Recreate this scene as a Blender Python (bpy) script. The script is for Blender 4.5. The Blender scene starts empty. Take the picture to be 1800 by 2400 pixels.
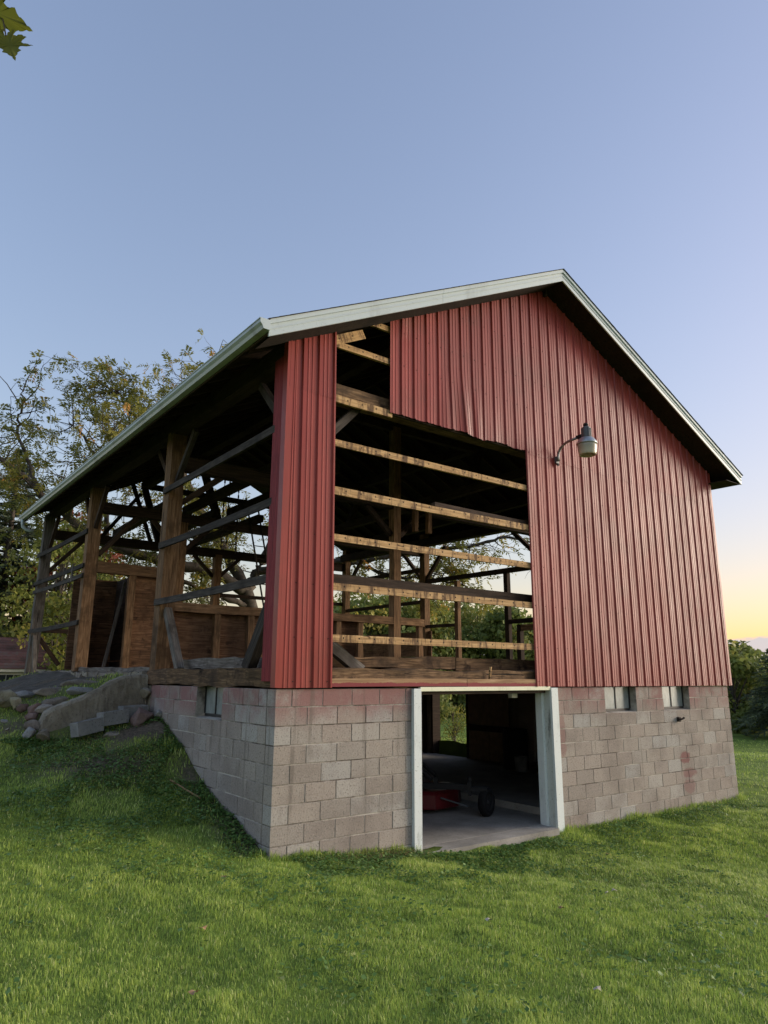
import bpy, bmesh, math, random
import numpy as np
from mathutils import Vector, Matrix, noise as mnoise

sc = bpy.context.scene
COL = sc.collection
rnd = random.Random(7)
rng = np.random.default_rng(11)

# ------------------------------------------------------------------ camera
YAW, PITCH, ROLL = 0.642813, 0.234074, 0.0053465
cam_d = bpy.data.cameras.new('camera')
cam = bpy.data.objects.new('camera', cam_d)
COL.objects.link(cam)
sc.camera = cam
_f = Vector((math.sin(YAW)*math.cos(PITCH), math.cos(YAW)*math.cos(PITCH), math.sin(PITCH)))
_r = Vector((math.cos(YAW), -math.sin(YAW), 0))
_u = _r.cross(_f)
_R = _r*math.cos(ROLL) + _u*math.sin(ROLL)
_U = _u*math.cos(ROLL) - _r*math.sin(ROLL)
CAM = Vector((-3.78109, -7.01751, 1.75378))
cam.matrix_world = Matrix(((_R.x, _U.x, -_f.x, CAM.x), (_R.y, _U.y, -_f.y, CAM.y), (_R.z, _U.z, -_f.z, CAM.z), (0, 0, 0, 1)))
cam_d.sensor_fit = 'VERTICAL'
cam_d.sensor_height = 36
cam_d.lens = 1622.18/2400*36
cam_d.clip_start = 0.05
cam_d.clip_end = 3000

# ------------------------------------------------------------------ sky, sun, exposure
SUN_EL, SUN_AZ = math.radians(4.0), math.radians(112)
world = bpy.data.worlds.new('World')
sc.world = world
world.use_nodes = True
wn = world.node_tree
bg = wn.nodes['Background']
sky = wn.nodes.new('ShaderNodeTexSky')
sky.sky_type = 'NISHITA'
sky.sun_disc = False
sky.sun_elevation = SUN_EL
sky.sun_rotation = SUN_AZ
sky.air_density = 1.0
sky.dust_density = 1.0
sky.ozone_density = 2.4
wb = wn.nodes.new('ShaderNodeMix')
wb.data_type = 'RGBA'
wb.blend_type = 'MULTIPLY'
wb.inputs[0].default_value = 1.0
wb.inputs[7].default_value = (1.50, 0.99, 0.875, 1)
wn.links.new(sky.outputs[0], wb.inputs[6])
lum = wn.nodes.new('ShaderNodeRGBToBW')
wn.links.new(wb.outputs[2], lum.inputs[0])
den = wn.nodes.new('ShaderNodeMath'); den.operation = 'MULTIPLY_ADD'
wn.links.new(lum.outputs[0], den.inputs[0]); den.inputs[1].default_value = 0.60; den.inputs[2].default_value = 1.0
fac = wn.nodes.new('ShaderNodeMath'); fac.operation = 'DIVIDE'
fac.inputs[0].default_value = 1.56; wn.links.new(den.outputs[0], fac.inputs[1])
tone = wn.nodes.new('ShaderNodeVectorMath'); tone.operation = 'SCALE'
wn.links.new(wb.outputs[2], tone.inputs[0]); wn.links.new(fac.outputs[0], tone.inputs['Scale'])
tcw = wn.nodes.new('ShaderNodeTexCoord')
spw = wn.nodes.new('ShaderNodeSeparateXYZ'); wn.links.new(tcw.outputs['Generated'], spw.inputs[0])
flat = wn.nodes.new('ShaderNodeMapping'); flat.inputs['Scale'].default_value = (1, 1, 2.5); wn.links.new(tcw.outputs['Generated'], flat.inputs[0])
cln = wn.nodes.new('ShaderNodeTexNoise'); cln.inputs['Scale'].default_value = 9.0; cln.inputs['Detail'].default_value = 6.0
wn.links.new(flat.outputs[0], cln.inputs['Vector'])
top_ = wn.nodes.new('ShaderNodeMath'); top_.operation = 'MULTIPLY_ADD'
wn.links.new(cln.outputs['Fac'], top_.inputs[0]); top_.inputs[1].default_value = 0.11; top_.inputs[2].default_value = -0.004
dif = wn.nodes.new('ShaderNodeMath'); dif.operation = 'SUBTRACT'
wn.links.new(top_.outputs[0], dif.inputs[0]); wn.links.new(spw.outputs[2], dif.inputs[1])
cm_ = wn.nodes.new('ShaderNodeMapRange'); cm_.interpolation_type = 'SMOOTHSTEP'
wn.links.new(dif.outputs[0], cm_.inputs[0]); cm_.inputs[1].default_value = -0.001; cm_.inputs[2].default_value = 0.006; cm_.inputs[4].default_value = 0.85
cmx = wn.nodes.new('ShaderNodeMix'); cmx.data_type = 'RGBA'
wn.links.new(cm_.outputs[0], cmx.inputs[0]); wn.links.new(tone.outputs[0], cmx.inputs[6]); cmx.inputs[7].default_value = (1.02, 1.06, 1.20, 1)
wn.links.new(cmx.outputs[2], bg.inputs[0])
bg.inputs[1].default_value = 0.15
sun_d = bpy.data.lights.new('sun', 'SUN')
sun_d.energy = 1.15
sun_d.angle = math.radians(36)
sun_d.color = (1.0, 0.90, 0.74)
sun = bpy.data.objects.new('sun', sun_d)
COL.objects.link(sun)
_s = Vector((math.sin(SUN_AZ)*math.cos(0.20), math.cos(SUN_AZ)*math.cos(0.20), math.sin(0.20)))
sun.rotation_euler = _s.to_track_quat('Z', 'Y').to_euler()
sun.location = (30, -10, 20)
vs = sc.view_settings
vs.view_transform = 'Standard'
vs.look = 'None'
vs.exposure = 2.0
vs.gamma = 1.0
vs.use_curve_mapping = False
sc.cycles.max_bounces = 6
sc.cycles.diffuse_bounces = 3

# ------------------------------------------------------------------ material helper
class Mat:
    def __init__(s, name, rough=0.8, spec=0.3):
        s.m = bpy.data.materials.new(name)
        s.m.use_nodes = True
        s.t = s.m.node_tree
        s.b = s.t.nodes['Principled BSDF']
        s.b.inputs['Roughness'].default_value = rough
        s.b.inputs['Specular IOR Level'].default_value = spec
        s._c = {}
    def n(s, typ, **kw):
        nd = s.t.nodes.new(typ)
        for k, v in kw.items(): setattr(nd, k, v)
        return nd
    def inp(s, sock, v):
        if isinstance(v, bpy.types.NodeSocket): s.t.links.new(v, sock)
        elif isinstance(v, (tuple, list)) and len(v) == 3 and sock.type == 'RGBA': sock.default_value = (*v, 1)
        else: sock.default_value = v
    def coord(s, kind='Object', scale=(1, 1, 1), rot=(0, 0, 0)):
        if kind == 'World':
            if 'g' not in s._c: s._c['g'] = s.n('ShaderNodeNewGeometry')
            o = s._c['g'].outputs['Position']
        else:
            if 't' not in s._c: s._c['t'] = s.n('ShaderNodeTexCoord')
            o = s._c['t'].outputs[kind]
        mp = s.n('ShaderNodeMapping')
        s.t.links.new(o, mp.inputs[0])
        mp.inputs['Scale'].default_value = scale
        mp.inputs['Rotation'].default_value = rot
        if kind == 'Object':
            # every object gets its own patch of the pattern
            ad = s.n('ShaderNodeVectorMath', operation='ADD')
            cb = s.n('ShaderNodeMath', operation='MULTIPLY')
            s.t.links.new(s.rand(), cb.inputs[0]); cb.inputs[1].default_value = 37.0
            s.t.links.new(mp.outputs[0], ad.inputs[0]); s.t.links.new(cb.outputs[0], ad.inputs[1])
            return ad.outputs[0]
        return mp.outputs[0]
    def rand(s):
        if 'r' not in s._c: s._c['r'] = s.n('ShaderNodeObjectInfo')
        return s._c['r'].outputs['Random']
    def noise(s, vec, scale=5, detail=4, rough=0.55, dist=0.0):
        nd = s.n('ShaderNodeTexNoise')
        s.t.links.new(vec, nd.inputs['Vector'])
        nd.inputs['Scale'].default_value = scale; nd.inputs['Detail'].default_value = detail
        nd.inputs['Roughness'].default_value = rough; nd.inputs['Distortion'].default_value = dist
        return nd.outputs['Fac']
    def ramp(s, fac, stops, interp='LINEAR'):
        nd = s.n('ShaderNodeValToRGB')
        nd.color_ramp.interpolation = interp
        el = nd.color_ramp.elements
        while len(el) < len(stops): el.new(0.5)
        for e, (p, c) in zip(el, stops):
            e.position = p
            e.color = (*c, 1) if isinstance(c, (tuple, list)) else (c, c, c, 1)
        s.t.links.new(fac, nd.inputs[0])
        return nd.outputs[0]
    def mix(s, fac, a, b, mode='MIX'):
        nd = s.n('ShaderNodeMix', data_type='RGBA', blend_type=mode)
        s.inp(nd.inputs[0], fac); s.inp(nd.inputs[6], a); s.inp(nd.inputs[7], b)
        return nd.outputs[2]
    def math(s, op, a, b=0.0, c=0.0, clamp=False):
        nd = s.n('ShaderNodeMath', operation=op, use_clamp=clamp)
        s.inp(nd.inputs[0], a); s.inp(nd.inputs[1], b); s.inp(nd.inputs[2], c)
        return nd.outputs[0]
    def sstep(s, v, a, b):
        nd = s.n('ShaderNodeMapRange', interpolation_type='SMOOTHSTEP')
        s.inp(nd.inputs[0], v); nd.inputs[1].default_value = a; nd.inputs[2].default_value = b
        return nd.outputs[0]
    def xyz(s, vec):
        nd = s.n('ShaderNodeSeparateXYZ'); s.t.links.new(vec, nd.inputs[0]); return nd.outputs
    def attr(s, name):
        nd = s.n('ShaderNodeAttribute', attribute_name=name); return nd.outputs['Fac']
    def vary(s, col, amt=0.3):
        """per-object lightness"""
        f = s.math('MULTIPLY_ADD', s.rand(), amt*2, 1-amt)
        cb = s.n('ShaderNodeCombineColor')
        for i in range(3): s.t.links.new(f, cb.inputs[i])
        return s.mix(1.0, col, cb.outputs[0], 'MULTIPLY')
    def color(s, c): s.inp(s.b.inputs['Base Color'], c)
    def bump(s, h, strength=0.3, dist=0.01):
        nd = s.n('ShaderNodeBump')
        nd.inputs['Strength'].default_value = strength; nd.inputs['Distance'].default_value = dist
        s.t.links.new(h, nd.inputs['Height'])
        s.t.links.new(nd.outputs[0], s.b.inputs['Normal'])

MATS = {}
def wood(name, dark, mid, light, rough=0.85, stain=None, vary=0.25, spec=0.2, bump=0.5):
    m = Mat(name, rough, spec)
    v = m.coord('Object', (1.2, 16, 16))
    g = m.noise(v, 2.2, 6, 0.65, 0.6)
    c = m.ramp(g, [(0.30, dark), (0.52, mid), (0.72, light)])
    v2 = m.coord('Object', (1, 1, 1))
    bl = m.noise(v2, 2.3, 4, 0.6)
    c = m.mix(m.sstep(bl, 0.45, 0.75), c, dark)
    if stain:
        st = m.noise(v2, 5.0, 5, 0.65)
        c = m.mix(m.sstep(st, 0.52, 0.70), c, stain)
    # cracks along the grain
    cr = m.noise(m.coord('Object', (0.7, 30, 30)), 1.3, 3, 0.5, 0.3)
    cm = m.sstep(cr, 0.34, 0.30)
    c = m.mix(cm, c, tuple(x*0.25 for x in dark))
    m.color(m.vary(c, vary))
    m.bump(m.math('SUBTRACT', g, cm), bump, 0.008)
    MATS[name] = m.m
    return m

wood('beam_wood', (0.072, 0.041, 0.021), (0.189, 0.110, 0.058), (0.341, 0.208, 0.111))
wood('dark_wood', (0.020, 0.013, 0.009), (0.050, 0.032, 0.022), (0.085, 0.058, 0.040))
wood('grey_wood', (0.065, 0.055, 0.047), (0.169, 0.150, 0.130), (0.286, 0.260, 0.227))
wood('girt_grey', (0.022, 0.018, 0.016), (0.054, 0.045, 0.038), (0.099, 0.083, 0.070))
wood('plank_wood', (0.082, 0.044, 0.025), (0.199, 0.110, 0.062), (0.327, 0.192, 0.109), stain=(0.078, 0.045, 0.029))
wood('rotten_wood', (0.047, 0.030, 0.019), (0.144, 0.088, 0.048), (0.287, 0.183, 0.103), stain=(0.038, 0.023, 0.015), bump=1.0)
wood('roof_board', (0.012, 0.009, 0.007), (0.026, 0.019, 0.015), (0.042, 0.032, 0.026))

# pale girts: clean amber strips where the sheets used to lie, nail holes and water stains
m = Mat('girt_amber', 0.8, 0.25)
v = m.coord('Object', (1.0, 18, 18))
g = m.noise(v, 2.5, 6, 0.6, 0.5)
c = m.ramp(g, [(0.30, (0.260, 0.150, 0.065)), (0.52, (0.520, 0.325, 0.150)), (0.72, (0.676, 0.468, 0.247))])
st = m.noise(m.coord('Object', (6, 1.2, 1.2)), 1.6, 5, 0.7)
c = m.mix(m.sstep(st, 0.46, 0.62), c, (0.13, 0.075, 0.040))
kn = m.noise(m.coord('Object', (3, 9, 9)), 1.2, 2, 0.5)
c = m.mix(m.sstep(kn, 0.66, 0.72), c, (0.09, 0.05, 0.025))
tc = m.n('ShaderNodeTexCoord').outputs['Object']
xo = m.xyz(tc)
fx = m.math('ABSOLUTE', m.math('SUBTRACT', m.math('FRACT', m.math('DIVIDE', xo[0], 0.2286)), 0.5))
dx = m.math('MULTIPLY', fx, 0.2286)
dz = m.math('SUBTRACT', xo[2], 0.008)
hole = m.math('SQRT', m.math('ADD', m.math('MULTIPLY', dx, dx), m.math('MULTIPLY', dz, dz)))
c = m.mix(m.sstep(hole, 0.0125, 0.0095), c, (0.018, 0.011, 0.008))
m.color(m.vary(c, 0.12)); m.bump(g, 0.4, 0.006)
MATS['girt_amber'] = m.m

# red barn paint flaking off a post
m = Mat('red_paint_wood', 0.75, 0.3)
g = m.noise(m.coord('Object', (1.0, 20, 20)), 2.5, 6, 0.65, 0.5)
c = m.ramp(g, [(0.30, (0.13, 0.014, 0.018)), (0.55, (0.25, 0.030, 0.034)), (0.75, (0.33, 0.055, 0.055))])
fl = m.noise(m.coord('Object', (1.5, 9, 9)), 2.0, 6, 0.7)
c = m.mix(m.sstep(fl, 0.66, 0.71), c, (0.16, 0.13, 0.115))
cr = m.sstep(m.noise(m.coord('Object', (0.6, 26, 26)), 1.2, 3), 0.35, 0.31)
c = m.mix(cr, c, (0.03, 0.006, 0.006))
m.color(c); m.bump(m.math('SUBTRACT', g, cr), 0.5, 0.008)
MATS['red_paint_wood'] = m.m

# board with half the red paint left
m = Mat('nailer_wood', 0.8, 0.25)
g = m.noise(m.coord('Object', (1.0, 18, 18)), 2.5, 6, 0.6, 0.5)
c = m.ramp(g, [(0.3, (0.22, 0.125, 0.065)), (0.55, (0.38, 0.235, 0.125)), (0.75, (0.48, 0.33, 0.20))])
tc = m.n('ShaderNodeTexCoord').outputs['Object']
zo = m.xyz(tc)[2]
e = m.math('MULTIPLY_ADD', m.noise(m.coord('Object', (3, 6, 6)), 1.5, 5, 0.7), 0.07, zo)
red = m.sstep(e, 0.036, 0.026)
c = m.mix(red, c, (0.25, 0.055, 0.060))
m.color(c); m.bump(g, 0.3, 0.005)
MATS['nailer_wood'] = m.m

# red ribbed sheet
m = Mat('red_sheet', 0.45, 0.27)
wp = m.coord('World', (1, 1, 1))
st = m.noise(m.coord('World', (9, 1, 0.35)), 1.0, 5, 0.65)
c = m.ramp(st, [(0.3, (0.253, 0.041, 0.035)), (0.55, (0.320, 0.056, 0.045)), (0.75, (0.390, 0.086, 0.066))])
dirt = m.noise(wp, 1.3, 5, 0.65)
c = m.mix(m.math('MULTIPLY', m.sstep(dirt, 0.45, 0.72), 0.55), c, (0.202, 0.050, 0.035))
m.color(m.vary(c, 0.11))
rr = m.math('MULTIPLY_ADD', m.noise(m.coord('World', (2.2, 1, 0.5)), 1.6, 5, 0.65), 0.42, 0.20)
m.inp(m.b.inputs['Roughness'], rr)
m.bump(m.noise(m.coord('World', (3.5, 3.5, 1.2)), 1.0, 3), 0.10, 0.02)
MATS['red_sheet'] = m.m

# white painted / coil-clad trim
def painted(name, base, grime, rough=0.5, gscale=3.0, lo=0.5, hi=0.75):
    m = Mat(name, rough, 0.4)
    n1 = m.noise(m.coord('World', (1, 1, 0.35)), gscale, 6, 0.7)
    c = m.mix(m.sstep(n1, lo, hi), base, grime)
    n2 = m.noise(m.coord('World', (1, 1, 1)), 45, 3, 0.6)
    c = m.mix(m.sstep(n2, 0.62, 0.70), c, grime)
    m.color(c); m.bump(n2, 0.15, 0.004)
    MATS[name] = m.m
painted('clad_white', (0.52, 0.59, 0.61), (0.40, 0.45, 0.46), 0.45, 2.0)
painted('jamb_white', (0.70, 0.75, 0.74), (0.42, 0.46, 0.43), 0.65, 5.0, 0.52, 0.75)
painted('jamb_grey', (0.538, 0.563, 0.525), (0.128, 0.128, 0.109), 0.7, 6.0, 0.50, 0.72)
painted('header_cream', (0.794, 0.794, 0.589), (0.576, 0.576, 0.410), 0.6, 4.0)
painted('gutter_metal', (0.435, 0.474, 0.448), (0.218, 0.230, 0.205), 0.4, 1.5)

# concrete block and mortar
m = Mat('concrete_block', 0.95, 0.15)
wp = m.coord('World', (1, 1, 1))
x, y, z = m.xyz(wp)
base = m.ramp(m.rand(), [(0.0, (0.356, 0.297, 0.247)), (0.25, (0.400, 0.341, 0.283)), (0.5, (0.370, 0.304, 0.254)),
                         (0.72, (0.326, 0.276, 0.232)), (0.86, (0.436, 0.392, 0.341)), (1.0, (0.400, 0.378, 0.348))])
big = m.noise(wp, 1.4, 5, 0.65)
base = m.mix(m.math('MULTIPLY', m.sstep(big, 0.42, 0.68), 0.65), base, (0.232, 0.188, 0.157))
spk = m.noise(wp, 48, 4, 0.8)
base = m.mix(m.math('MULTIPLY', m.sstep(spk, 0.53, 0.66), 0.85), base, (0.123, 0.102, 0.087))
base = m.mix(m.math('MULTIPLY', m.sstep(spk, 0.42, 0.30), 0.5), base, (0.581, 0.523, 0.450))
# overspray of barn red below the sheets
ov = m.math('MULTIPLY', m.sstep(z, 1.10, 1.50), m.sstep(m.noise(wp, 1.7, 5, 0.7), 0.34, 0.60))
base = m.mix(m.math('MULTIPLY', ov, 0.78), base, (0.270, 0.084, 0.078))
# red paint patches by the right-hand windows and beside the door post
def blob(cx, cz, rx, rz):
    a = m.math('DIVIDE', m.math('SUBTRACT', x, cx), rx)
    b_ = m.math('DIVIDE', m.math('SUBTRACT', z, cz), rz)
    d = m.math('SQRT', m.math('ADD', m.math('MULTIPLY', a, a), m.math('MULTIPLY', b_, b_)))
    d = m.math('ADD', d, m.math('MULTIPLY_ADD', m.noise(wp, 9, 4, 0.7), 1.2, -0.6))
    return m.sstep(d, 1.05, 0.7)
for bx_, bz_, rx_, rz_, k in ((8.06, 0.42, 0.17, 0.11, 0.8), (8.15, 0.16, 0.24, 0.09, 0.6), (8.12, -0.05, 0.22, 0.13, 0.45), (4.80, 0.9, 0.10, 0.35, 0.5)):
    base = m.mix(m.math('MULTIPLY', blob(bx_, bz_, rx_, rz_), k), base, (0.230, 0.068, 0.063))
# damp run-off streaks
stv = m.noise(m.coord('World', (7, 7, 0.4)), 1.0, 4, 0.6)
base = m.mix(m.math('MULTIPLY', m.sstep(stv, 0.58, 0.70), 0.5), base, (0.149, 0.121, 0.097))
g_ = m.n('ShaderNodeHueSaturation'); g_.inputs['Saturation'].default_value = 0.80; m.inp(g_.inputs['Color'], base)
m.color(g_.outputs[0])
m.bump(spk, 0.8, 0.008)
MATS['concrete_block'] = m.m
m = Mat('mortar', 0.95, 0.1)
n1 = m.noise(m.coord('World'), 1.3, 6, 0.75)
m.color(m.ramp(n1, [(0.40, (0.12, 0.10, 0.085)), (0.50, (0.30, 0.27, 0.235)), (0.62, (0.50, 0.46, 0.40))]))
m.bump(m.noise(m.coord('World'), 60, 3), 0.5, 0.005)
MATS['mortar'] = m.m

def rough_stone(name, cols, sc1=3, bump=0.8, spk=(0.06, 0.05, 0.045), vary=0.2):
    m = Mat(name, 0.95, 0.15)
    v = m.coord('Object')
    n1 = m.noise(v, sc1, 6, 0.7)
    c = m.ramp(n1, [(0.3, cols[0]), (0.5, cols[1]), (0.7, cols[2])])
    n2 = m.noise(v, 38, 4, 0.7)
    c = m.mix(m.math('MULTIPLY', m.sstep(n2, 0.55, 0.68), 0.6), c, spk)
    m.color(m.vary(c, vary)); m.bump(m.math('ADD', n1, n2), bump, 0.012)
    MATS[name] = m.m
rough_stone('cast_concrete', ((0.149, 0.128, 0.095), (0.270, 0.240, 0.186), (0.392, 0.358, 0.290)), 2.2, vary=0.05)
rough_stone('grey_block', ((0.203, 0.203, 0.196), (0.270, 0.270, 0.259), (0.338, 0.338, 0.324)), 4, vary=0.1)
rough_stone('field_stone', ((0.127, 0.109, 0.092), (0.241, 0.212, 0.178), (0.367, 0.333, 0.281)), 4)
rough_stone('pink_stone', ((0.127, 0.086, 0.075), (0.207, 0.144, 0.124), (0.287, 0.207, 0.178)), 4)
rough_stone('yellow_stone', ((0.161, 0.144, 0.092), (0.298, 0.269, 0.178), (0.413, 0.379, 0.264)), 4)
rough_stone('slab_floor', ((0.202, 0.188, 0.168), (0.309, 0.289, 0.255), (0.417, 0.390, 0.350)), 1.2, 0.3, (0.134, 0.121, 0.107), vary=0.03)
rough_stone('ramp_dirt', ((0.060, 0.052, 0.043), (0.115, 0.102, 0.085), (0.175, 0.158, 0.135)), 5, 1.0, (0.035, 0.03, 0.025))

def plain(name, col, rough=0.6, spec=0.4, metal=0.0, amt=0.25, scale=8):
    m = Mat(name, rough, spec)
    n1 = m.noise(m.coord('Object'), scale, 5, 0.65)
    m.color(m.ramp(n1, [(0.3, tuple(c*(1-amt) for c in col)), (0.7, tuple(min(1, c*(1+amt)) for c in col))]))
    m.b.inputs['Metallic'].default_value = metal
    m.bump(n1, 0.15, 0.004)
    MATS[name] = m.m
plain('shingle', (0.045, 0.040, 0.036), 0.95, 0.1, amt=0.4, scale=30)
plain('frame_black', (0.018, 0.018, 0.018), 0.5)
plain('black_steel', (0.016, 0.016, 0.017), 0.75, 0.3)
plain('mower_red', (0.11, 0.010, 0.013), 0.35, 0.5)
plain('tyre_rubber', (0.010, 0.010, 0.011), 0.85, 0.2)
plain('lamp_dark', (0.10, 0.108, 0.11), 0.5, 0.5, 0.3)
plain('lamp_grey', (0.42, 0.45, 0.47), 0.4, 0.5, 0.6)
plain('galvanised', (0.24, 0.25, 0.26), 0.45, 0.5, 0.7)
plain('white_plastic', (0.62, 0.62, 0.58), 0.5)
plain('plywood', (0.24, 0.165, 0.10), 0.8)
plain('bucket_grey', (0.18, 0.185, 0.19), 0.6)
plain('pole_grey', (0.33, 0.31, 0.28), 0.7)
plain('iron_rust', (0.035, 0.025, 0.02), 0.8, 0.3)
plain('shed_white', (0.50, 0.50, 0.44), 0.7, amt=0.08)
plain('window_dark', (0.02, 0.026, 0.032), 0.12, 0.6)
plain('dry_leaf', (0.34, 0.21, 0.11), 0.9, amt=0.4)
plain('pale_leaf', (0.42, 0.38, 0.30), 0.9, amt=0.3)
plain('straw', (0.27, 0.18, 0.09), 0.9, amt=0.4)

# frosted basement panes
m = Mat('pane_glass', 0.25, 0.6)
n1 = m.noise(m.coord('World', (2, 2, 1)), 4, 5, 0.7)
m.color(m.ramp(n1, [(0.3, (0.16, 0.185, 0.18)), (0.6, (0.27, 0.30, 0.29)), (0.8, (0.36, 0.37, 0.34))]))
m.bump(m.noise(m.coord('World'), 12, 3), 0.1, 0.005)
MATS['pane_glass'] = m.m
# lamp refractor: ribbed translucent bowl, unlit
m = Mat('lamp_bowl', 0.25, 0.5)
zz = m.xyz(m.coord('World'))[2]
m.color(m.mix(m.sstep(zz, 5.14, 5.28), (0.72, 0.66, 0.52), (0.44, 0.41, 0.30)))
m.b.inputs['Transmission Weight'].default_value = 0.25
MATS['lamp_bowl'] = m.m

# shed roof
m = Mat('shed_roof', 0.95, 0.1)
n1 = m.noise(m.coord('World', (1.3, 1, 1)), 1.1, 5, 0.7)
c = m.ramp(n1, [(0.35, (0.085, 0.06, 0.055)), (0.5, (0.14, 0.075, 0.070)), (0.68, (0.12, 0.115, 0.105))])
m.color(m.vary(c, 0.2)); m.bump(m.noise(m.coord('World'), 25, 3), 0.5, 0.02)
MATS['shed_roof'] = m.m

# vegetation
def leafmat(name, stops, trans=0.35, rough=0.55, attr='tint'):
    m = Mat(name, rough, 0.3)
    c = m.ramp(m.attr(attr), stops)
    m.color(c)
    out = m.t.nodes['Material Output']
    tr = m.n('ShaderNodeBsdfTranslucent')
    m.t.links.new(c, tr.inputs[0])
    mx = m.n('ShaderNodeMixShader')
    mx.inputs[0].default_value = trans
    m.t.links.new(m.b.outputs[0], mx.inputs[1]); m.t.links.new(tr.outputs[0], mx.inputs[2])
    m.t.links.new(mx.outputs[0], out.inputs['Surface'])
    MATS[name] = m.m
leafmat('walnut_leaf', [(0.0, (0.141, 0.156, 0.037)), (0.5, (0.253, 0.251, 0.056)), (0.85, (0.444, 0.379, 0.079)), (1.0, (0.646, 0.321, 0.083))], 0.45)
leafmat('green_leaf', [(0.0, (0.140, 0.181, 0.051)), (0.6, (0.266, 0.304, 0.077)), (1.0, (0.479, 0.407, 0.108))], 0.35)
leafmat('yellow_leaf', [(0.0, (0.140, 0.169, 0.038)), (0.6, (0.246, 0.263, 0.055)), (1.0, (0.491, 0.389, 0.075))], 0.4)
leafmat('red_leaf', [(0.0, (0.156, 0.039, 0.019)), (0.6, (0.286, 0.065, 0.026)), (1.0, (0.364, 0.143, 0.039))], 0.35)
leafmat('needle', [(0.0, (0.044, 0.064, 0.034)), (0.6, (0.088, 0.114, 0.057)), (1.0, (0.161, 0.186, 0.075))], 0.2)
leafmat('grass_blade', [(0.0, (0.144, 0.216, 0.046)), (0.45, (0.302, 0.432, 0.075)), (0.8, (0.528, 0.622, 0.127)), (1.0, (0.800, 0.785, 0.352))], 0.35, 0.5)
leafmat('clover_leaf', [(0.0, (0.065, 0.131, 0.035)), (0.6, (0.131, 0.241, 0.056)), (0.9, (0.241, 0.361, 0.110)), (1.0, (0.438, 0.372, 0.131))], 0.25, 0.45)
leafmat('maple_leaf', [(0.0, (0.078, 0.104, 0.016)), (0.6, (0.169, 0.176, 0.023)), (1.0, (0.338, 0.221, 0.058))], 0.5)
plain('bark', (0.095, 0.080, 0.066), 0.95, 0.1, amt=0.45, scale=6)

# lawn soil under the blades
m = Mat('lawn_ground', 0.95, 0.1)
wp = m.coord('World')
n1 = m.noise(wp, 0.9, 6, 0.65)
n2 = m.noise(wp, 26, 4, 0.7)
green = m.ramp(n1, [(0.3, (0.082, 0.122, 0.026)), (0.5, (0.139, 0.204, 0.039)), (0.72, (0.203, 0.265, 0.055))])
green = m.mix(m.math('MULTIPLY', m.sstep(n2, 0.5, 0.68), 0.55), green, (0.046, 0.061, 0.019))
dirt = m.mix(m.sstep(n2, 0.4, 0.65), (0.093, 0.076, 0.058), (0.196, 0.156, 0.112))
c = m.mix(m.attr('bare'), green, dirt)
m.color(c); m.bump(n2, 0.8, 0.03)
MATS['lawn_ground'] = m.m

# ------------------------------------------------------------------ mesh helpers
def big_mesh(name, V, F, mat, parent=None, tint=None, smooth=False):
    """V (n,3), F (m,k) numpy arrays -> one mesh object"""
    V = np.asarray(V, np.float32); F = np.asarray(F, np.int32)
    me = bpy.data.meshes.new(name)
    me.vertices.add(len(V)); me.vertices.foreach_set('co', V.ravel())
    k = F.shape[1]
    me.loops.add(F.size); me.loops.foreach_set('vertex_index', F.ravel())
    me.polygons.add(len(F))
    me.polygons.foreach_set('loop_start', np.arange(0, F.size, k, dtype=np.int32))
    if smooth: me.polygons.foreach_set('use_smooth', np.ones(len(F), bool))
    me.update(calc_edges=True)
    if tint is not None:
        a = me.attributes.new('tint', 'FLOAT', 'POINT'); a.data.foreach_set('value', np.asarray(tint, np.float32))
    me.materials.append(MATS[mat])
    ob = bpy.data.objects.new(name, me); COL.objects.link(ob)
    if parent: ob.parent = parent
    return ob

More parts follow.
